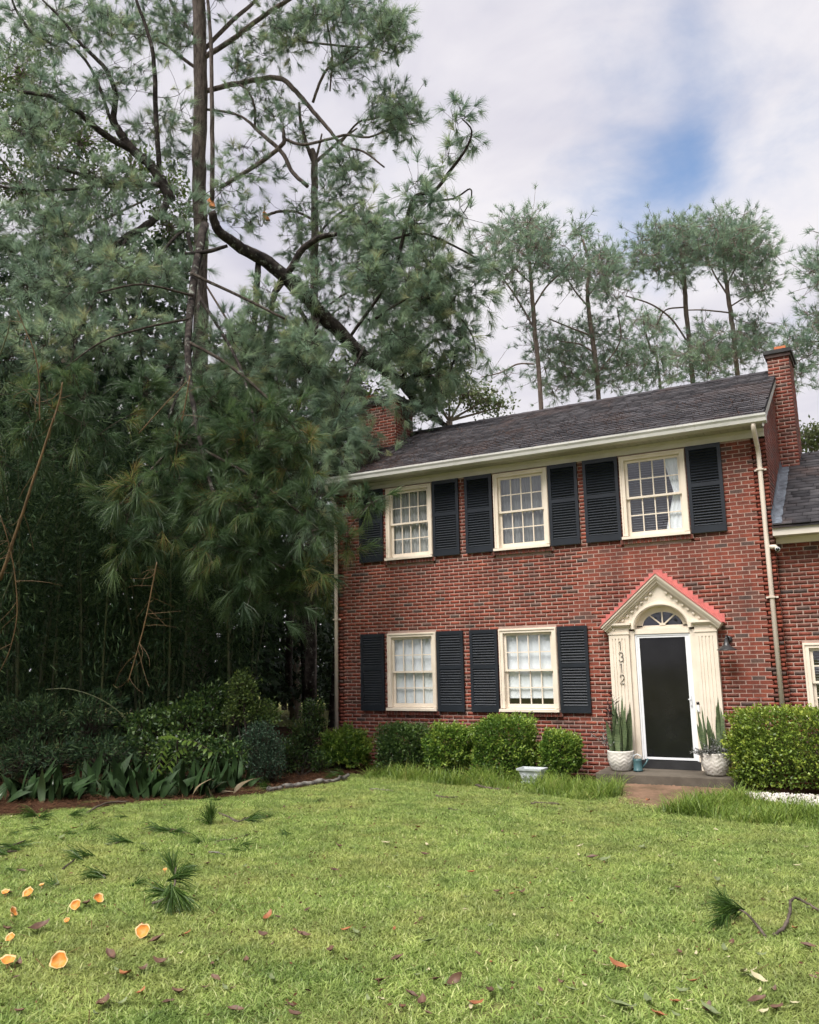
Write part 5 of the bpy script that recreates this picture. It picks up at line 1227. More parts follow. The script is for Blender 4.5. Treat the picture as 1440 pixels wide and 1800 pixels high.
# the snapped top lying across the thicket on to the chimney and ridge
DF = 20.4
pine('fallen_pine', 'snapped pine top leaning down on to the chimney and roof ridge',
     [(785, 749, 5, -.1), (742, 716, 7.5, -.2), (700, 668, 11, -.3), (640, 626, 13, -.4), (588, 575, 15, -.6), (525, 508, 15, -.9), (470, 462, 14, -1.2), (425, 436, 12, -1.6), (385, 405, 10, -2), (372, 372, 8, -2.2)],
     [[(490, 500, 8, -1), (512, 470, 8.5, -1.1), (530, 440, 8, -1.2), (560, 418, 7, -1.3), (592, 411, 5, -1.4)], [(455, 455, 7, -1.2), (452, 500, 8, -1.3), (448, 560, 7, -1.3), (440, 640, 5, -1.4), (436, 700, 3.5, -1.4)],
      [(500, 492, 7, -1), (482, 520, 7.5, -1.1), (476, 570, 6, -1.2), (466, 620, 5, -1.3), (480, 690, 3.5, -1.3)], [(525, 540, 5, -.9), (545, 575, 5, -.8), (560, 600, 3, -.8)], [(700, 680, 5, -.4), (722, 664, 5.5, -.6), (745, 655, 5, -.7), (775, 645, 3, -.8)],
      [(400, 432, 4, -1.8), (365, 442, 5, -1.8), (325, 446, 3, -1.8)], [(610, 600, 4, -.5), (690, 480, 4, -.8), (724, 355, 5, -1), (763, 336, 4.6, -1.1), (793, 298, 4, -1.2), (820, 260, 3, -1.3), (829, 229, 2.2, -1.3), (812, 208, 1.5, -1.3)],
      [(724, 355, 3, -1), (770, 352, 3, -1.1), (800, 348, 2.4, -1.2), (826, 332, 2, -1.2), (828, 350, 1.6, -1.2), (815, 375, 1.2, -1.2)], [(690, 420, 3, -.8), (740, 410, 3, -1), (790, 428, 2.6, -1), (840, 455, 2, -1), (880, 478, 1.3, -1)],
      [(660, 560, 3.4, -.5), (730, 520, 3, -.8), (790, 540, 2.4, -1), (830, 590, 2, -1), (838, 640, 1.4, -1)], [(640, 610, 4, -.6), (600, 700, 4, -1.5), (590, 780, 3.2, -2), (596, 850, 2, -2.4)], [(700, 670, 3, -.4), (760, 600, 3, -.8), (800, 620, 2.4, -1), (770, 700, 2, -1)],
      [(560, 560, 4, -1), (530, 690, 4, -2), (520, 800, 3, -2.6), (560, 900, 2.4, -3)]],
     [(650, 470, 40, 40, -1.4, .4, 20), (560, 500, 40, 30, -1.6, .4, 18), (700, 620, 50, 40, -1.1, .4, 28), (470, 540, 50, 50, -2.2, .5, 24), (540, 610, 50, 50, -2.2, .5, 28), (640, 680, 24, 30, -1.7, .4, 9), (715, 715, 18, 20, -1.6, .3, 6), (655, 790, 14, 16, -2.2, .3, 3), (610, 760, 24, 60, -2.6, .4, 20), (760, 560, 50, 50, -1.4, .4, 18), (690, 440, 60, 55, .4, .9, 75), (760, 480, 60, 60, -1, .9, 70), (640, 400, 45, 40, .3, .8, 32), (710, 540, 70, 55, .5, .8, 75), (800, 560, 48, 65, -1, .7, 40), (770, 650, 60, 45, -.9, .7, 44), (735, 715, 34, 30, -.6, .4, 16), (640, 770, 20, 26, -1.6, .4, 7),
      (808, 206, 20, 16, -1.3, .3, 9), (824, 246, 16, 16, -1.3, .3, 6), (786, 268, 12, 12, -1.2, .3, 4), (735, 330, 26, 30, -1, .5, 12), (800, 380, 26, 26, -1.1, .4, 10), (740, 380, 40, 30, -1, .6, 22),
      (600, 670, 45, 40, -.2, .6, 30), (550, 650, 55, 45, -.8, .6, 40), (590, 740, 42, 60, -1.9, .8, 36), (560, 800, 60, 60, -2.4, .9, 55), (592, 820, 24, 44, -2.4, .5, 16), (642, 880, 14, 12, -3.2, .3, 3), (560, 900, 36, 45, -3, .7, 22), (500, 720, 60, 70, -2, 1.2, 60), (440, 640, 70, 60, -1.6, 1.2, 55), (490, 600, 50, 36, -.6, .6, 28), (840, 500, 40, 50, -1, .5, 16)],
     DF, at(785, 749, DF), 'needle_top', 'wet_bark', .31, 56, .0040, 4, .8, .24, .05, .26, (.013, .0065), thin=.66, bent=True)
# big limbs flung out at the left
pine('broken_pine_crown', 'forked broken pine crown hung up in the trees at the left',
     [(300, 352, 11), (286, 322, 11), (262, 288, 10), (238, 268, 9.5), (215, 240, 8.5), (200, 208, 6.5), (203, 165, 5.5), (185, 120, 4.5), (145, 80, 3.4), (110, 35, 2.8), (75, 0, 2)],
     [[(232, 264, 8), (175, 230, 8, -.3), (135, 195, 7, -.5), (90, 170, 5, -.8), (30, 160, 4, -1)], [(280, 300, 6.5), (274, 200, 6), (272, 135, 5.5), (265, 75, 4.5), (240, 0, 3.5), (225, -60, 2.5)], [(287, 326, 7), (225, 322, 6.5, -.4), (185, 318, 5.5, -.6), (100, 295, 4, -1)],
      [(296, 350, 8), (284, 372, 9, -.3), (258, 396, 9, -.6), (220, 418, 8.5, -1), (165, 455, 6, -1.5), (120, 480, 3, -2)], [(200, 225, 4), (160, 120, 3.4, .3), (110, 70, 3, .5), (60, 60, 2.4, .8)], [(100, 80, 3, .3), (60, 60, 4, .2), (30, 20, 3, .2), (15, -20, 2)],
      [(200, 320, 3.5, -.5), (150, 330, 3.4, -.9), (90, 335, 3.6, -1.2), (40, 332, 3.4, -1.4), (0, 328, 3, -1.5)], [(330, 400, 4, -.5), (300, 425, 4, -1), (270, 470, 3.6, -1.6), (240, 540, 3, -2.4), (250, 640, 2.4, -3)], [(225, 415, 4, -1), (180, 500, 3.6, -2.4), (140, 580, 3, -3.4), (120, 660, 2.4, -4.2)],
      [(330, 410, 5, -.5), (350, 520, 4.4, -2), (330, 640, 4, -3.6), (290, 760, 3.4, -5), (280, 880, 2.6, -6)], [(350, 520, 4, -2), (420, 640, 3.6, -3.6), (450, 760, 3, -5), (470, 880, 2.4, -6)]],
     [(60, 60, 90, 60, .4, 1.4, 80), (160, 40, 60, 50, .4, 1.2, 40), (100, 170, 80, 45, -.3, 1.2, 60), (60, 230, 80, 40, -.6, 1.2, 50), (200, 140, 60, 45, .2, 1, 26), (300, 200, 45, 70, .6, 1, 24), (230, 230, 40, 30, .4, 1, 12), (110, 330, 90, 50, -.8, 1.2, 60), (240, 330, 60, 50, -.5, 1, 26),
      (60, 400, 90, 55, -1.4, 1.4, 80), (170, 400, 60, 50, -1.2, 1, 40), (330, 390, 40, 50, -.4, 1, 20), (-60, 200, 70, 160, 0, 1.5, 60), (-70, 420, 60, 90, -1.4, 1.5, 50), (390, 330, 40, 40, .4, 1, 12), (290, 480, 60, 45, -1.6, 1.2, 36), (70, 500, 90, 45, -3, .9, 50), (190, 480, 80, 45, -2.6, .9, 46), (60, 600, 90, 55, -4, .9, 50), (180, 590, 80, 50, -3.6, .9, 46), (290, 610, 60, 50, -3, .9, 34), (400, 590, 50, 36, -2.6, .8, 24), (330, 690, 70, 50, -3.6, .9, 36), (-60, 560, 60, 80, -3.6, .8, 34), (440, 660, 50, 40, -3, .8, 26)],
     21.0, None, 'needle_top', 'wet_bark', .32, 56, .0042, 4, .8, .16, .2, .26, (.013, .0065), thin=.66)
# boughs drooping over the bamboo, nearest the lawn
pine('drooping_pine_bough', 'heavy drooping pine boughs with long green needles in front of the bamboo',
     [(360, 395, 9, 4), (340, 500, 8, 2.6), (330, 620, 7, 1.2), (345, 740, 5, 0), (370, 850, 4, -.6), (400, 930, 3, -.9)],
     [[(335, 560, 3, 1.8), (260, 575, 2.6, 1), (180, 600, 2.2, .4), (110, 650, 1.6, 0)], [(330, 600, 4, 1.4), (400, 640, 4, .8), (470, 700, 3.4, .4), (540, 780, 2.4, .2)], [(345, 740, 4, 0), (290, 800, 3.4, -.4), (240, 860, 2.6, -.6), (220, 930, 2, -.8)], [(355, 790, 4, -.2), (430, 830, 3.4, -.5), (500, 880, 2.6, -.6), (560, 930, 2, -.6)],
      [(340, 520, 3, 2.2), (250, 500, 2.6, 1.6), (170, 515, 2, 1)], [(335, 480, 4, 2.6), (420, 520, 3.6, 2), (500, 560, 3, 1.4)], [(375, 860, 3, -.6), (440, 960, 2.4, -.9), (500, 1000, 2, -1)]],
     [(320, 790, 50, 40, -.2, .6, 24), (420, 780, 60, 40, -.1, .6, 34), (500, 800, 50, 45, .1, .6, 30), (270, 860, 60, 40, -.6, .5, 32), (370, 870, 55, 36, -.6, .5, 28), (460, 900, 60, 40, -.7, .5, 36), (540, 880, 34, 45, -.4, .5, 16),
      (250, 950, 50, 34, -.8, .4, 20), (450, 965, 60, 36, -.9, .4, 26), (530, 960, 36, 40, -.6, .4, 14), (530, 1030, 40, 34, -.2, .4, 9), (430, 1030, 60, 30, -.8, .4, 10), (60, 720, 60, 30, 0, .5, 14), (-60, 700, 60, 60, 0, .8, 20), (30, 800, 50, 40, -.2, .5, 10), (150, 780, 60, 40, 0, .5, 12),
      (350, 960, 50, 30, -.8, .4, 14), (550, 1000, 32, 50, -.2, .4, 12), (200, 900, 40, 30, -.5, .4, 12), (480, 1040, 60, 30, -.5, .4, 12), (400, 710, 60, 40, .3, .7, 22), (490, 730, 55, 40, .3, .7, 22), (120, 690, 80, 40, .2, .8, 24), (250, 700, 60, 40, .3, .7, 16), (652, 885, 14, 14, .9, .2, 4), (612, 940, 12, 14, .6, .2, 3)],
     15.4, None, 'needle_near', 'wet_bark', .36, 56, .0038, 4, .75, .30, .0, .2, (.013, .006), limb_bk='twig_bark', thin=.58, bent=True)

# ---- pines behind the house
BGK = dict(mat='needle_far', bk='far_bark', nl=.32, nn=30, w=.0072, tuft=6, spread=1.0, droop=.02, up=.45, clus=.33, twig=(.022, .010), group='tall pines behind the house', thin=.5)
def bgpine(label, trunk, limbs, blobs, d, **k):
    t0 = trunk[0]; g = at(t0[0] + 6, t0[1], d); g[2] = 0.0; u, v, _ = project(g)
    a = dict(BGK); a.update(k)
    trunk = [(q[0], q[1], q[2] * .8) for q in trunk]; limbs = [[(q[0], q[1], q[2] * .75) for q in l] for l in limbs]; blobs = [(u_, v_, ru * 1.12, rv * 1.06, dd, dr * 1.2, n_) for u_, v_, ru, rv, dd, dr, n_ in blobs]
    pine('pine_tree', label, [(float(u), float(v), t0[2] * 1.25)] + trunk, limbs, blobs, d, g, **a)
bgpine('pine with a leaning bare trunk nearest the fallen top, behind the roof', [(952, 716, 6), (940, 580, 6), (935, 510, 5), (930, 455, 3.4), (926, 400, 2)],
       [[(938, 540, 3), (960, 505, 3), (990, 475, 2.4), (1015, 445, 1.6)], [(938, 575, 3), (912, 530, 3), (885, 490, 2.4), (860, 460, 1.6)], [(936, 500, 2.4), (905, 470, 2.4), (890, 430, 1.6)], [(940, 640, 2.6), (910, 640, 2.6), (880, 655, 2.2), (845, 663, 1.6)], [(934, 480, 2), (950, 440, 2), (960, 410, 1.4)]],
       [(905, 430, 66, 50, 0, 2, 130), (960, 450, 34, 46, 0, 1.6, 60), (870, 480, 40, 30, 0, 1.4, 36), (930, 395, 40, 20, 0, 1.4, 36), (915, 515, 30, 16, 0, 1, 12), (880, 660, 40, 12, 0, 1, 10), (925, 580, 14, 30, 0, .8, 8)], 33)
bgpine('pine with a small raised topknot, second behind the roof', [(1052, 692, 6), (1042, 600, 6), (1033, 525, 5), (1035, 465, 4), (1025, 420, 2.4)],
       [[(1035, 540, 3), (1010, 510, 2.6), (985, 470, 2)], [(1034, 520, 3), (1058, 490, 2.6), (1080, 455, 2)], [(1040, 590, 2.8), (1000, 575, 2.6), (965, 560, 2)], [(1045, 620, 3), (1020, 605, 2.6), (985, 600, 2)], [(1048, 660, 2.6), (1090, 600, 2.2), (1085, 540, 1.6)], [(1028, 440, 2), (1020, 405, 1.6)]],
       [(1040, 462, 50, 36, 0, 2, 90), (1020, 407, 22, 13, 0, 1, 20), (1080, 480, 26, 30, 0, 1.2, 30), (1000, 480, 30, 30, 0, 1.4, 30), (990, 605, 66, 46, 1, 1.8, 95), (1000, 660, 80, 40, 1, 1.8, 110), (1070, 590, 40, 44, 1, 1.5, 44), (1090, 650, 46, 34, 1, 1.4, 50)], 34)
bgpine('thin small pine between the two pairs behind the roof', [(1160, 672, 3.6), (1146, 620, 3.2), (1134, 580, 2.6), (1130, 550, 1.8)], [[(1150, 640, 2), (1110, 610, 1.6)], [(1140, 600, 2), (1160, 570, 1.5)]],
       [(1130, 575, 46, 32, 0, 1.6, 60), (1115, 635, 50, 36, 0, 1.6, 70), (1170, 625, 34, 30, 0, 1.4, 34), (1150, 665, 60, 14, 0, 1.4, 30)], 38)
bgpine('broad flat crowned pine with a long bare limb to its left behind the roof', [(1216, 646, 6), (1206, 545, 6), (1202, 480, 5), (1196, 430, 3.4), (1190, 395, 2)],
       [[(1208, 600, 3), (1180, 560, 3), (1145, 535, 2.6), (1100, 520, 2)], [(1203, 500, 2.8), (1175, 470, 2.4), (1145, 440, 1.8)], [(1202, 480, 2.6), (1230, 450, 2.2), (1245, 420, 1.6)], [(1205, 540, 2.6), (1170, 545, 2.4), (1155, 570, 2)], [(1199, 450, 2.2), (1170, 420, 1.8)]],
       [(1172, 425, 56, 38, 0, 2, 110), (1140, 460, 36, 30, 0, 1.6, 44), (1215, 440, 34, 40, 0, 1.6, 46), (1180, 480, 44, 26, 0, 1.4, 34), (1075, 515, 40, 14, 0, 1, 22), (1200, 395, 30, 14, 0, 1.2, 20)], 33)
bgpine('tallest dense pine left of the brick chimney behind the roof', [(1296, 648, 6), (1286, 560, 6), (1276, 490, 5), (1272, 430, 4), (1274, 390, 2.4)],
       [[(1280, 520, 3), (1255, 480, 2.6), (1240, 440, 2)], [(1278, 500, 3), (1300, 460, 2.6), (1330, 420, 2)], [(1284, 550, 2.6), (1240, 545, 2.4), (1210, 545, 2)], [(1282, 540, 2.6), (1315, 520, 2.2), (1345, 510, 1.6)], [(1274, 450, 2.4), (1300, 420, 2), (1320, 395, 1.5)]],
       [(1280, 405, 52, 30, 0, 2, 100), (1310, 440, 44, 44, 0, 1.8, 86), (1250, 440, 34, 40, 0, 1.6, 50), (1330, 500, 32, 28, 0, 1.4, 46), (1345, 450, 20, 30, 0, 1, 22), (1270, 605, 56, 40, 0, 1.8, 90), (1320, 590, 34, 36, 0, 1.4, 50), (1235, 635, 70, 26, 0, 1.8, 80)], 32)
bgpine('pine at the right edge behind the chimney', [(1490, 700, 6), (1480, 560, 5), (1475, 450, 4)], [[(1485, 600, 3), (1450, 600, 2.4), (1410, 600, 1.8)], [(1480, 540, 2.6), (1450, 520, 2), (1432, 500, 1.4)], [(1487, 640, 2.6), (1440, 640, 2), (1395, 650, 1.4)]],
       [(1438, 485, 20, 26, 0, 1, 22), (1440, 560, 26, 22, 0, 1, 24), (1402, 610, 34, 20, 0, 1, 30), (1392, 648, 28, 22, 0, 1, 22), (1480, 470, 50, 90, 0, 2, 90), (1490, 600, 60, 60, 0, 2, 60)], 28)

# ---- broadleaved trees
def broad_tree(name, label, blobs, n, mat, leaf, trunk, d, group=None, bk='far_bark', drop=2.0):
    g = at(*trunk[0][:2], d); base = np.array([g[0], g[1], 0.0]); u, v, _ = project(base)
    root = tag(empty(name, tuple(base)), label, 'tree', group); org = tuple(base)
    limb_mesh([(float(u), float(v), trunk[0][2] * 1.2)] + list(trunk), d, root, org, 'trunk', bk)
    nm = NM(); tw = NM(); top = at(trunk[-1][0], trunk[-1][1], d); tot = sum(b[2] * b[3] for b in blobs)
    for bl in blobs:
        u, v, ru, rv = bl[:4]; dd = bl[4] if len(bl) > 4 else 0
        c = at(u, v, d + dd); k = max(6, int(n * ru * rv / tot / 10)); rm = np.array([ru, max(ru, 40), rv]) * d / F
        q = unit(RNG.normal(size=(k, 3))) * RNG.random((k, 1)) ** .4; tips = c + q * rm
        s = top + (c - top) * .6; np_tube(tw, top[None], c[None], .06, .03, 5); np_tube(tw, np.tile(c, (k, 1)), tips, .018, .007, 3, RNG.normal(0, .08, (k, 3)), 2)
        for j in range(10): leaves(nm, tips + RNG.normal(0, .16, (k, 3)), q + RNG.normal(0, .8, (k, 3)) + [0, 0, -.2], RNG.uniform(.7, 1.3, k) * leaf[0], leaf[1], np.clip(RNG.beta(2, 2, k) + .2 * q[:, 2], 0, 1))
    nm.build('crown', mat, root, org); tw.build('branches', bk, root, org); return root
broad_tree('broadleaf_tree', 'sunlit yellow green broadleaf tree behind the pine limbs, far left', [(40, 130, 60, 60), (60, 230, 60, 60), (140, 250, 60, 60), (30, 330, 70, 60), (150, 340, 60, 50), (-60, 200, 80, 120), (230, 300, 50, 50), (300, 330, 40, 40)], 9000, 'broad_leaf', (.16, .09), [(120, 700, 14), (110, 420, 11)], 30)
broad_tree('broadleaf_tree', 'leafy green tree filling the gap below the leaning trunk', [(430, 600, 40, 40), (520, 620, 60, 40), (600, 680, 50, 50), (560, 740, 60, 50), (470, 700, 50, 60), (640, 720, 50, 40), (300, 400, 50, 40), (520, 850, 60, 70), (570, 960, 40, 60)], 9000, 'broad_leaf', (.17, .09), [(520, 1000, 10), (520, 760, 8)], 31)
broad_tree('broadleaf_tree', 'pale leafy tree showing just over the roof ridge', [(850, 705, 34, 20), (820, 690, 40, 26), (880, 715, 30, 12), (760, 700, 40, 40), (720, 640, 50, 40), (700, 600, 40, 30), (790, 660, 30, 30)], 5200, 'pale_leaf', (.16, .09), [(790, 860, 8), (790, 740, 7)], 36)
broad_tree('broadleaf_tree', 'pale leafy tree low behind the wing roof at the right edge', [(1425, 765, 34, 18), (1450, 775, 40, 20), (1410, 780, 20, 12)], 1500, 'pale_leaf', (.15, .08), [(1460, 900, 7), (1450, 800, 6)], 34)

# ---- trunks standing in the gap beside the house corner
for (u, v0, v1, r_px, d, lab) in ((545, 1222, 950, 11, 22.5, 'thick dark trunk standing in the gap beside the house corner'), (508, 1205, 980, 7.5, 24, 'thinner dark trunk in the gap left of the thick one')):
    g = at(u, v0, d); g[2] = 0; root = tag(empty('tree_trunk', tuple(g)), lab, 'tree', 'bare trunks in the gap beside the house')
    limb_mesh([(u, v0, r_px), (u + 1, (v0 + v1) / 2, r_px * .95), (u + 3, v1, r_px * .85), (u + 4, v1 - 200, r_px * .7)], d, root, tuple(g), 'trunk', 'wet_bark')
    nm = NM(); c = at(u + 4, v1 - 200, d); n = 900; leaves(nm, c + RNG.normal(0, 1, (n, 3)) * [1.2, 1.2, .9], RNG.normal(size=(n, 3)), .16, .08); nm.build('crown', 'woods_leaf', root, tuple(g))

# ---- bamboo thicket
def bamboo(i, u, v, d, h, n, label):
    g = at(u, v, d); g[2] = ground_z(g[0], g[1]); root = tag(empty('bamboo_clump', tuple(g)), label, 'bamboo', 'bamboo clumps behind the bed'); nm = NM()
    for k in range(n):
        a = random.uniform(0, 6.28); rr = random.uniform(.1, .75); b = Vector(g) + Vector((rr * math.cos(a), rr * math.sin(a), -.02)); le = Vector((math.cos(a), math.sin(a), 0)) * random.uniform(.1, 1.6); hh = h * random.uniform(.75, 1.1)
        P = [b + le * t * t + Vector((0, 0, hh * t * (1 - .10 * t))) for t in [j / 9 for j in range(10)]]
        m = MB(tuple(g)); m.tube(P, [.028 * (1 - .75 * t / 9) for t in range(10)], 6); m.build('culm', 'green_culm', root)
        for t in np.linspace(.12, 1, 15):
            p = np.array(b + le * t * t + Vector((0, 0, hh * t * (1 - .10 * t)))); q = int(40 + 50 * t); s = .28 + .55 * t
            P0 = p + RNG.normal(0, 1, (q, 3)) * [s * .6, s * .6, .25]
            A = (P0 - p) + RNG.normal(0, .35, (q, 3)) + [0, 0, -.45]; leaves(nm, P0, A, RNG.uniform(.13, .24, q), .024)
    nm.build('foliage', 'bamboo_leaf', root, tuple(g))
bl = ['at the far left behind the dead tan culm', 'left of the middle, behind the drooping boughs', 'behind the lime green sprig', 'behind the sapling, at the right end of the grove', 'in the second row at the left edge', 'in the second row behind the crossed dead culms', 'in the second row below the tall pine', 'just outside the left edge of the view, nearest the lawn']
for i, (u, v, d, h) in enumerate(((40, 1250, 15.8, 7.4), (170, 1250, 16.6, 7.6), (300, 1245, 17.0, 7.2), (420, 1240, 17.6, 6.6), (-40, 1230, 19.0, 8.6), (120, 1225, 19.6, 9), (310, 1215, 20.2, 8.6), (-130, 1280, 14.2, 7))):
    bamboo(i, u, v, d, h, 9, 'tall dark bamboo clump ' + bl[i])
def culm(path, d, label, mat='dead_culm', twigs=0, group='dead tan bamboo culms leaning in the thicket'):
    g = at(*path[-1][:2], d); root = tag(empty('bamboo_culm', tuple(g)), label, 'bamboo', group); S = limb_mesh([(q[0], q[1], q[2] * .5) for q in path], d, root, tuple(g), 'culm', mat, 6, 6, .03)
    if twigs:
        tw = NM(); i = RNG.integers(2, len(S) - 1, twigs); P = S[i, :3]; A = unit(RNG.normal(0, 1, (twigs, 3)) * [1, .5, .6] + [0, 0, -.6]); np_tube(tw, P, P + A * RNG.uniform(.25, .7, (twigs, 1)), .006, .002, 3, RNG.normal(0, .05, (twigs, 3)), 3); tw.build('side_twigs', mat, root, tuple(g), kind='stuff')
culm([(30, 545, 2), (45, 580, 2.2), (58, 612, 2.4), (68, 660, 2.6), (70, 740, 3)], 13.6, 'thin tan culm slanting down below the upper left needles', twigs=12)
culm([(110, 672, 3), (104, 705, 3.6), (88, 755, 4.4), (60, 840, 5.4), (30, 930, 6.2), (0, 1020, 7)], 13.2, 'thick tan culm bowing down to the left edge', twigs=16)
culm([(332, 668, 2), (300, 700, 2.2), (268, 735, 2.4), (244, 762, 2.4)], 14.6, 'short tan culm crossing diagonally in mid thicket')
culm([(334, 660, 2.2), (324, 720, 2.6), (312, 780, 3), (306, 840, 3)], 15, 'upright tan culm beside the diagonal one', twigs=6)
culm([(276, 988, 2.4), (268, 1030, 2.8), (256, 1090, 3), (240, 1150, 2.6), (225, 1200, 2)], 13.6, 'tan culm hanging below the near boughs', twigs=18)
culm([(0, 905, 2), (14, 950, 2.4), (26, 1010, 2.6), (30, 1080, 2.4), (18, 1140, 2), (0, 1180, 1.6)], 12.8, 'curved tan culm at the left edge', twigs=12)
culm([(80, 1212, 1.6), (120, 1211, 1.8), (165, 1224, 2), (200, 1244, 2), (222, 1264, 1.8)], 13.6, 'arching green stem above the broad leaved row', 'green_culm', group=None)
culm([(18, 560, 2), (12, 590, 3), (-10, 650, 4)], 13.4, 'olive culm tip at the left edge above the bowed one', 'green_culm', group=None)

# ---- trees across the street: only mirrored in the panes and the storm door
nm = NM(); tw = NM()
for _ in range(16):
    c = np.array([random.uniform(-46, 26), random.uniform(-52, -42), random.uniform(4.5, 8)]); r = np.array([random.uniform(2.5, 4.5)] * 2 + [random.uniform(2.5, 4)])
    q = unit(RNG.normal(size=(420, 3))) * RNG.random((420, 1)) ** .4; leaves(nm, c + q * r, RNG.normal(size=(420, 3)), RNG.uniform(.4, .9, 420), .35)
    np_tube(tw, np.array([[c[0], c[1], 0.5]]), np.array([[c[0], c[1], c[2]]]), .22, .12, 7)
sw = nm.build('street_trees', 'woods_leaf'); tag(sw, 'row of trees across the street mirrored in the window glass', 'trees', kind='stuff')
tw.build('trunks', 'wet_bark', sw, kind='stuff')
# ---- the wood beyond
nm = NM(); tw = NM()
def mass(n, u0, u1, v0, v1, d0, d1, size):
    u, v, d = RNG.uniform(u0, u1, n), RNG.uniform(v0, v1, n), RNG.uniform(d0, d1, n)
    r = (np.stack([(u - CX) / F, (v - CY) / F, np.ones(n)], 1) @ ROT.T) * d[:, None] + CAM; r = r[r[:, 2] > 0.05]
    leaves(nm, r, RNG.normal(size=(len(r), 3)) + [0, 0, -.2], RNG.uniform(.7, 1.3, len(r)) * size, size * .55)
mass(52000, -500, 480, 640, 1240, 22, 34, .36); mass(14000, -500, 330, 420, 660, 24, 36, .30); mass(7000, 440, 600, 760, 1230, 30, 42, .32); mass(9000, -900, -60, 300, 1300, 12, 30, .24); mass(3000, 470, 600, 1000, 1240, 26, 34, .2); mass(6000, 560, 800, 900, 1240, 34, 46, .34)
for _ in range(46):
    u, d = random.uniform(-600, 600), random.uniform(24, 40); b = at(u, 1180, d); b[2] = 0; np_tube(tw, b[None], (b + [random.uniform(-1, 1), 0, random.uniform(8, 13)])[None], random.uniform(.08, .2), .05, 7)
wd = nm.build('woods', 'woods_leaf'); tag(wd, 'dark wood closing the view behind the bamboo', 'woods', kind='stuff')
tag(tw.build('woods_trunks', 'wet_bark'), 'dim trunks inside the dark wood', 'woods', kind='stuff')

# ------------------------------------------------------------------ litter on the lawn
def gp(u, v, lift=0.0):
    p = ground_at(u, v); p[2] += lift; return p
# orange mushrooms
def mushroom(u, v, r, tilt, az, label, grp=None):
    p = gp(u, v, 0); root = tag(empty('mushroom', tuple(p)), label, 'mushroom', grp)
    s = MB(); s.tube([(0, 0, -.01), (0, 0, .02), (.004, 0, .03 + r * .08)], [r * .22, r * .2, r * .34], 10); st = link('stem', s.mesh('stem', 'mushroom_rim', True), root)
    S = 26; vs, fs = [(0, 0, 0)], []; ph = random.uniform(0, 6)
    prof = [(.3, .03), (.6, .12), (.85, .28), (1.0, .46), (1.0, .40), (.8, .18), (.4, -.06), (.22, -.2)]
    for (q, z) in prof:
        for k in range(S):
            a = 2 * math.pi * k / S; wv = 1 + .10 * math.sin(3 * a + ph) * q + .05 * math.sin(7 * a + ph * 2) * q
            vs.append((r * q * wv * math.cos(a), r * q * wv * math.sin(a), r * (z + .10 * math.sin(4 * a + ph) * q * q)))
    fs = [(0, 1 + k, 1 + (k + 1) % S) for k in range(S)] + [(1 + i * S + k, 1 + (i + 1) * S + k, 1 + (i + 1) * S + (k + 1) % S, 1 + i * S + (k + 1) % S) for i in range(len(prof) - 1) for k in range(S)]
    me = bpy.data.meshes.new('cap'); me.from_pydata(vs, [], fs); set_mat(me, ['mushroom_cap', 'mushroom_rim']); me.polygons.foreach_set('use_smooth', [True] * len(fs))
    me.polygons.foreach_set('material_index', [0] * (S * 3) + [1] * (len(fs) - S * 3)); me.update()
    c = link('cap', me, root, (0, 0, .038 + r * .25)); c.rotation_euler = (tilt * math.cos(az), tilt * math.sin(az), 0)
mushroom(104, 1706, .050, 1.0, .75, 'large orange funnel mushroom facing up, nearest the camera')
mushroom(251, 1652, .047, .95, .65, 'round orange mushroom below the upright pine sprig')
mushroom(172, 1592, .040, .8, 1.4, 'tilted orange mushroom beside a brown leaf')
mushroom(133, 1604, .040, .9, .5, 'small orange mushroom just left of the tilted one')
mushroom(50, 1582, .043, .7, .2, 'wide pale orange mushroom in the left group')
mushroom(73, 1566, .020, .3, 0, 'tiny orange mushroom above the wide pale one')
mushroom(21, 1616, .038, 1.0, 2.0, 'pale tan mushroom lying on its side')
mushroom(9, 1580, .030, .4, .6, 'cream coloured mushroom at the left edge')
mushroom(18, 1662, .030, .7, .3, 'small orange mushroom over a brown leaf at the left edge')
mushroom(13, 1706, .042, .35, 1.0, 'pale flat mushroom at the lower left edge')
mushroom(117, 1630, .020, .6, .5, 'tiny orange button in the grass under the tilted mushroom')
mushroom(290, 1538, .018, .4, .5, 'tiny yellow mushroom above the upright pine sprig')

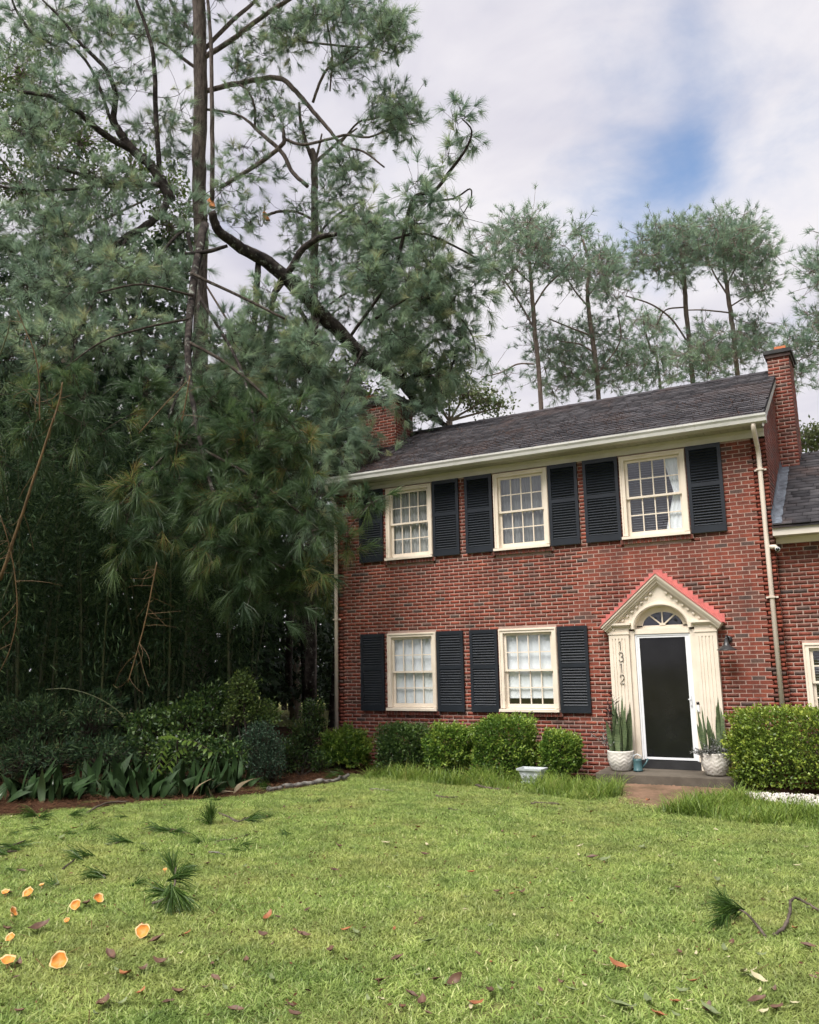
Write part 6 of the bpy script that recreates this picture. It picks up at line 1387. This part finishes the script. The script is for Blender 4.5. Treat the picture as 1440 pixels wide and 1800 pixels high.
# pine sprigs blown on to the grass
def sprig(name, label, path, tips, L, n, w=.0028, mat='needle_fallen', group='green pine sprigs blown on to the lawn'):
    """path: photograph positions with heights; tips: (u, v, height, direction)"""
    P = [gp(u, v, h) for u, v, h in path]; org = tuple(gp(*path[0][:2])); root = tag(empty(name, org), label, 'branch', group)
    if len(P) > 1:
        m = MB(org); S = smooth_path(P, 5); m.tube([tuple(p) for p in S], list(np.linspace(.010, .006, len(S))), 7, wob=.15); m.build('twig', 'stick_bark', root)
    nm = NM()
    for (u, v, h, dr, k) in tips:
        c = gp(u, v, h); A = np.array(dr, float); g = RNG.normal(size=(int(n * k), 3)); q = len(g)
        d = unit(unit(A) + .62 * unit(g) * RNG.uniform(.3, 1.3, (q, 1))); r0 = c - unit(A) * RNG.random((q, 1)) * .10; l = L * RNG.uniform(.7, 1.1, q)
        mid = r0 + d * (l * .55)[:, None]; tip = mid + unit(d + [0, 0, -.35] + RNG.normal(0, .12, (q, 3))) * (l * .5)[:, None]
        for a in (mid, tip): a[:, 2] = np.maximum(a[:, 2], ground_z(a[:, 0], a[:, 1]) + .008)
        wv = unit(np.cross(d, RNG.normal(size=(q, 3)))) * w; V = np.stack([r0 - wv, r0 + wv, mid - wv * .9, mid + wv * .9, tip], 1).reshape(-1, 3); b = (np.arange(q) * 5)[:, None]
        nm.add(V, T=b + [[2, 3, 4]], Q=b + [[0, 1, 3, 2]], R=np.repeat(np.clip(RNG.normal(.5, .2, q), 0, 1), 5))
    nm.build('needles', mat, root, org)
vx, vy = _n(ROT @ np.array([1, 0, 0]) * [1, 1, 0]), _n(ROT @ np.array([0, 0, 1]) * [1, 1, 0])      # photo-right and away, on the ground
def dirn(r, a, z): return tuple(vx * r + vy * a + np.array([0, 0, z]))
sprig('pine_sprig', 'large upright green pine sprig with a curled twig beside the round mushroom', [(268, 1600, .05), (290, 1606, .10), (305, 1600, .16), (308, 1570, .22)],
      [(300, 1610, .14, dirn(.1, -.3, -.6), 1.5), (312, 1590, .20, dirn(.6, 0, .2), 1.3), (300, 1575, .22, dirn(-.3, .2, .7), 1.0), (285, 1598, .12, dirn(-.9, .1, .2), .9), (318, 1606, .12, dirn(.6, -.3, -.5), 1.2)], .24, 75)
sprig('pine_sprig', 'green pine sprig on a bare curved stalk at the right of the lawn', [(1346, 1652, .02), (1330, 1638, .05), (1312, 1626, .08), (1292, 1618, .08)], [(1290, 1622, .09, dirn(-.8, -.2, .1), 1.6), (1280, 1620, .10, dirn(-.7, .3, .6), 1.2), (1270, 1632, .06, dirn(-.6, -.5, -.2), 1.0)], .21, 90)
sprig('pine_sprig', 'bright green upright pine sprig on the lawn below the broad leaved row', [(370, 1452, .02), (370, 1446, .08)], [(370, 1450, .10, dirn(0, 0, 1), 1.5), (366, 1452, .05, dirn(-.5, 0, .8), .8)], .24, 80)
sprig('pine_sprig', 'flat pine sprig at the end of a forked twig on the lawn', [(385, 1432, .02), (402, 1440, .03), (420, 1448, .03), (440, 1442, .04)], [(440, 1448, .05, dirn(.7, -.2, .1), 1.0), (448, 1442, .05, dirn(.9, .2, .1), .7)], .22, 70)
sprig('pine_sprig', 'dark pine sprig lying across the lawn toward the thicket', [(330, 1468, .02), (300, 1464, .04), (270, 1464, .04)], [(290, 1466, .04, dirn(-.9, 0, .1), 1.0), (272, 1464, .05, dirn(-1, .1, .1), .8), (310, 1470, .05, dirn(.6, -.2, .1), .6)], .22, 60)
sprig('pine_sprig', 'flattened pine sprig left of the upright one', [(190, 1490, .02), (215, 1484, .03)], [(220, 1486, .04, dirn(-.9, -.1, .2), 1.0), (205, 1484, .04, dirn(-.8, .2, .1), .7)], .22, 60)
sprig('pine_sprig', 'pine sprig with needles trailing left in the shaded grass', [(110, 1532, .02), (130, 1518, .03), (150, 1510, .04)], [(150, 1512, .05, dirn(-.7, -.3, .2), 1.0), (135, 1516, .05, dirn(-.8, .3, .3), .8)], .22, 60)
sprig('pine_sprig', 'small pine sprig between the trailing and the upright sprigs', [(185, 1548, .02), (178, 1542, .04)], [(172, 1546, .05, dirn(-.7, -.3, .2), .9), (165, 1550, .04, dirn(-.8, 0, .1), .6)], .2, 60)
sprig('pine_sprig', 'dark pine litter heap at the left edge by the bed', [(30, 1500, .02), (10, 1505, .04)], [(20, 1500, .05, dirn(-.9, 0, .2), 1.1), (0, 1508, .05, dirn(-.9, .3, .2), 1.0), (40, 1492, .04, dirn(.8, .2, .1), .7)], .24, 60)
sprig('pine_sprig', 'pine sprig over the bed edge below the left clumps', [(60, 1440, .03), (50, 1434, .06)], [(55, 1440, .06, dirn(-.5, -.5, .3), 1.0), (75, 1444, .06, dirn(.6, -.4, .2), .9), (130, 1438, .05, dirn(.8, -.3, .2), .8)], .26, 60)
sprig('pine_sprig', 'twin pine sprigs hanging over the broad leaved row', [(250, 1358, .30), (246, 1366, .26)], [(248, 1372, .26, dirn(-.1, -.4, -.8), 1.2), (276, 1370, .28, dirn(.3, -.4, -.8), 1.2)], .22, 70)
sprig('pine_sprig', 'pine sprig caught below the sapling', [(415, 1300, .5), (415, 1310, .45)], [(416, 1308, .42, dirn(0, -.3, -1), 1.2)], .22, 70)
sprig('pine_sprig', 'pine needles heaped at the foot of the corner shrub', [(610, 1372, .02), (600, 1366, .06)], [(600, 1368, .07, dirn(-.8, 0, .2), 1.0), (585, 1370, .06, dirn(-.8, -.3, .1), .9), (470, 1392, .08, dirn(-.5, -.3, .3), 1.0)], .24, 70)
sprig('pine_sprig', 'low green sprig in the grass at mid left', [(350, 1488, .02), (356, 1484, .03)], [(352, 1486, .04, dirn(-.6, 0, .4), .8), (430, 1490, .03, dirn(.8, 0, .2), .5)], .2, 50)

for i, (u, v) in enumerate(((60, 1462), (120, 1470), (250, 1500), (330, 1530), (90, 1560), (20, 1535), (420, 1500), (160, 1462), (215, 1440), (470, 1440), (380, 1410), (560, 1412), (500, 1470), (240, 1560), (20, 1470))):
    a = random.uniform(0, 6.28); sprig('pine_sprig', 'small flattened tuft of green pine needles lying in the left lawn', [(u, v, .02)], [(u, v, .03, dirn(math.cos(a), math.sin(a), .05), .7), (u + 4, v - 1, .02, dirn(math.cos(a + .7), math.sin(a + .7), .02), .4)], .18, 46, .0024, group='small flattened pine tufts on the left lawn')
# sticks
def stick(label, path, r, mat='stick_bark', group='bare sticks lying on the lawn'):
    P = [gp(q[0], q[1], (q[2] if len(q) > 2 else .015) + r * .6) for q in path]; org = tuple(gp(*path[0][:2])); m = MB(org); S = smooth_path(P, 5); S[:, :3] += RNG.normal(0, r * .25, S.shape)
    m.tube([tuple(p) for p in S], list(r * np.linspace(1, .6, len(S)) * RNG.uniform(.85, 1.2, len(S))), 7, wob=.15); return tag(m.build('stick', mat, None, True), label, 'stick', group)
stick('long lichened branch lying between bed and lawn near the house corner', [(472, 1394), (500, 1388), (530, 1384), (560, 1380), (590, 1376, .03), (612, 1372, .05)], .045, 'lichen_bark')
stick('thick curved broken branch at the right edge of the lawn', [(1362, 1650), (1380, 1640, .03), (1390, 1622, .06), (1392, 1606, .08), (1405, 1602, .08), (1425, 1606, .05), (1450, 1614, .03)], .012)
stick('short dark stick lying before the path', [(934, 1416), (950, 1414), (984, 1417)], .016)
stick('dark stick in front of the tall grass', [(838, 1384), (856, 1388), (880, 1391)], .022)
stick('forked looking dark stick below the first lower window', [(768, 1402), (786, 1405), (806, 1404)], .016)
stick('thin dark stick near the middle of the lawn edge', [(790, 1425), (806, 1428)], .012)
stick('bent twig beside the flat pine sprig', [(384, 1432), (402, 1440), (418, 1448), (432, 1440)], .010)
stick('twig lying in the left lawn below the forked one', [(380, 1482), (412, 1478), (438, 1470)], .010)
stick('pale lichened stick on the lawn under the windows', [(650, 1390), (672, 1391), (690, 1393)], .014, 'lichen_bark')
stick('short grey stick on the left lawn', [(366, 1502), (382, 1503), (396, 1507)], .010, 'lichen_bark')
stick('twiggy branch along the pine straw edge', [(154, 1432), (172, 1424, .04), (195, 1418, .05), (226, 1414, .03)], .014)
stick('dark twig lying at the left edge of the lawn', [(0, 1494), (24, 1492, .03), (44, 1484, .03)], .012)

# fallen leaves
def dead_leaf_mesh(mat, L, w, curl, fold):
    vs, fs = [], []; n = 7
    for i in range(n):
        t = i / (n - 1); ww = w * math.sin(math.pi * (.06 + .92 * t)) ** .9 * .5
        for s in (-1, -.5, 0, .5, 1):
            vs.append((s * ww, L * (t - .5), fold * abs(s) * ww + curl * L * (t - .5) ** 2 + .004 * math.sin(t * 9 + s * 3)))
    for i in range(n - 1):
        for j in range(4): fs.append((i * 5 + j, i * 5 + j + 1, (i + 1) * 5 + j + 1, (i + 1) * 5 + j))
    me = bpy.data.meshes.new('fallen_leaf'); me.from_pydata(vs, [], fs); set_mat(me, mat); me.polygons.foreach_set('use_smooth', [True] * len(fs)); me.update(); return me
LV = {k: [dead_leaf_mesh(k, L_, w_, c_, f_) for L_, w_, c_, f_ in v] for k, v in dict(
    dead_leaf=((.13, .06, .8, .5), (.11, .055, 1.4, .3), (.14, .055, .5, .7)), rust_leaf=((.13, .055, .9, .4), (.1, .045, .6, .6)),
    olive_leaf=((.12, .042, .6, .4), (.1, .04, 1.0, .3)), pale_dry_leaf=((.09, .035, .8, .4), (.07, .03, .5, .5))).items()}
def fallen(u, v, kind, label, sc=1.0, group=None, yaw=None, tip=.25):
    p = gp(u, v, .022 + .015 * sc); o = link('fallen_leaf', random.choice(LV[kind]), None, tuple(p), (random.uniform(-tip, tip), random.uniform(-tip, tip), random.uniform(0, 6.28) if yaw is None else yaw), sc)
    tag(o, label, 'leaf', group); return o
fallen(1090, 1712, 'rust_leaf', 'bright rust orange leaf alone on the near lawn at right', 1.05, yaw=-1.9)
fallen(68, 1642, 'dead_leaf', 'large curled purple brown leaf among the mushrooms', 1.2)
fallen(152, 1598, 'dead_leaf', 'brown leaf between two orange mushrooms', 1.0, yaw=-1.9)
fallen(194, 1690, 'dead_leaf', 'folded brown leaf right of the largest mushroom', .9, tip=.8)
fallen(284, 1703, 'dead_leaf', 'flat purple brown leaf in the near lawn at mid left', .95)
fallen(275, 1663, 'dead_leaf', 'brown leaf below the upright pine sprig', .9)
fallen(220, 1725, 'rust_leaf', 'orange brown leaf lying right of the largest mushroom', .9)
fallen(181, 1778, 'dead_leaf', 'pinkish brown leaf at the bottom edge, left', 1.0)
fallen(328, 1650, 'rust_leaf', 'small rust leaf right of the upright pine sprig', .55)
fallen(470, 1622, 'rust_leaf', 'rust coloured leaf standing in the grass at mid left', .9, tip=.9)
fallen(582, 1682, 'dead_leaf', 'brown leaf in the near lawn left of centre', .9)
fallen(611, 1643, 'rust_leaf', 'small triangular rust leaf left of centre', .7, tip=.8)
fallen(800, 1733, 'dead_leaf', 'dark folded brown leaf near the bottom centre', .9, tip=.9)
fallen(862, 1755, 'dead_leaf', 'two toned brown leaf near the bottom centre', .8)
fallen(835, 1778, 'rust_leaf', 'orange leaf at the bottom edge, centre', .8)
fallen(743, 1774, 'dead_leaf', 'rusty brown leaf at the bottom edge left of the orange one', .8)
fallen(755, 1665, 'olive_leaf', 'dark green leaf pair on the near lawn at centre', 1.0)
fallen(1195, 1684, 'dead_leaf', 'small red brown leaf right of centre', .6)
fallen(1308, 1722, 'pale_dry_leaf', 'cluster leaf, pale dry and upright, at lower right', 1.3, tip=.9)
fallen(1320, 1730, 'olive_leaf', 'olive leaf under the pale upright one', 1.0)
fallen(1335, 1733, 'pale_dry_leaf', 'pale dry leaf right of the upright one', 1.1, tip=.8)
fallen(1092, 1783, 'olive_leaf', 'yellow green leaf at the bottom edge, right of centre', 1.3)
fallen(1140, 1772, 'olive_leaf', 'grey green leaf at the bottom edge beside the yellow green one', 1.0)
fallen(1250, 1790, 'olive_leaf', 'blue grey leaf at the bottom edge, right', 1.0)
fallen(678, 1488, 'pale_dry_leaf', 'cream coloured leaf alone in mid lawn', 1.0)
fallen(1020, 1494, 'pale_dry_leaf', 'tan leaf in mid lawn right of centre', .9)
fallen(830, 1540, 'rust_leaf', 'tan orange leaf in mid lawn', .7)
fallen(597, 1494, 'dead_leaf', 'dark curled leaf in mid lawn left of the cream one', .9)
fallen(1063, 1520, 'olive_leaf', 'dark green leaf cluster in mid lawn at right', 1.3)
fallen(1260, 1554, 'olive_leaf', 'upright dark leaf in mid lawn at right', 1.0, tip=.8)
fallen(1128, 1496, 'olive_leaf', 'small dark leaf heap beyond the dark cluster', 1.0)
fallen(1040, 1432, 'rust_leaf', 'brown leaf near the path end', .8)
fallen(1140, 1412, 'rust_leaf', 'orange leaf on the path', .9)
taken = [(104, 1706), (251, 1652), (172, 1592), (305, 1600), (1290, 1620)]
k = 0
while k < 220:
    u, v = random.uniform(-30, 1470), 1415 + 385 * random.random() ** 1.3
    p = gp(u, v)
    if inside(PATH, p[0], p[1]) or inside(BED, p[0], p[1]) or (p[0] > -3 and p[1] > -4): continue
    if any(abs(u - a) < 60 and abs(v - b) < 40 for a, b in taken): continue
    q = random.random() + (.25 if u > 800 else -.05)
    kind, lab = (('dead_leaf', 'small brown dead leaf lying in the lawn grass') if q < .42 else ('rust_leaf', 'small rust coloured leaf lying in the lawn grass') if q < .55 else ('olive_leaf', 'small dull green leaf lying in the lawn grass') if q < .85 else ('pale_dry_leaf', 'small pale dry leaf lying in the lawn grass'))
    fallen(u, v, kind, lab, random.uniform(.3, .85), 'scattered ' + {'dead_leaf': 'brown', 'rust_leaf': 'rust', 'olive_leaf': 'green', 'pale_dry_leaf': 'pale'}[kind] + ' leaves on the lawn'); k += 1
# loose brown needles on the lawn, in the bed and on the roof
nm = NM(); n = 5200; x, y = RNG.uniform(-14, 1, n), RNG.uniform(-13, -2, n); k = RNG.random(n) < np.clip(.12 - (x + 4) * .09, .06, 1); x, y = x[k], y[k]
def straw(nm, P, L, tilt=.08):
    n = len(P); a = RNG.random(n) * 6.28; A = np.stack([np.cos(a), np.sin(a), RNG.normal(0, tilt, n)], 1); s = unit(np.cross(A, [0, 0, 1.])) * .0022
    V = np.stack([P - s, P + s, P + A * L[:, None] + s, P + A * L[:, None] - s], 1).reshape(-1, 3); nm.add(V, Q=np.arange(n * 4).reshape(-1, 4), R=np.repeat(RNG.random(n), 4))
straw(nm, np.stack([x, y, ground_z(x, y) + RNG.uniform(.03, .05, len(x))], 1), RNG.uniform(.1, .22, len(x)))
nb = 2600; x, y = RNG.uniform(-14, 1.5, nb), RNG.uniform(-13, -2, nb); k = ~inside(PATH, x, y); x, y = x[k], y[k]; leaves(nm, np.stack([x, y, ground_z(x, y) + RNG.uniform(.02, .05, len(x))], 1), RNG.normal(size=(len(x), 3)) * [1, 1, .4], RNG.uniform(.012, .045, len(x)), .014)
tag(nm.build('pine_straw', 'needle_brown'), 'loose brown pine needles strewn over the lawn', 'needles', kind='stuff')
nm = NM(); n = 30000; x, y = RNG.uniform(-13.5, -7.8, n), RNG.uniform(-7.5, -1, n); k = inside(BED, x, y); x, y = x[k], y[k]
straw(nm, np.stack([x, y, ground_z(x, y) + RNG.uniform(.015, .05, len(x))], 1), RNG.uniform(.1, .22, len(x)), .12)
tag(nm.build('pine_straw', 'needle_brown'), 'brown pine straw covering the bed edge', 'needles', kind='stuff')
nm = NM(); n = 5200; x = XL + (XR - XL) * RNG.random(n) ** 1.9; s = RNG.uniform(.02, SL - .1, n) * RNG.uniform(.3, 1, n)
straw(nm, np.stack([x, EAVE_Y + s * math.cos(sl) - .02 * math.sin(sl), EAVE_Z + s * math.sin(sl) + .022], 1), RNG.uniform(.08, .2, n), .35)
tag(nm.build('pine_straw', 'needle_brown'), 'rust brown needles caught on the roof shingles', 'needles', kind='stuff')
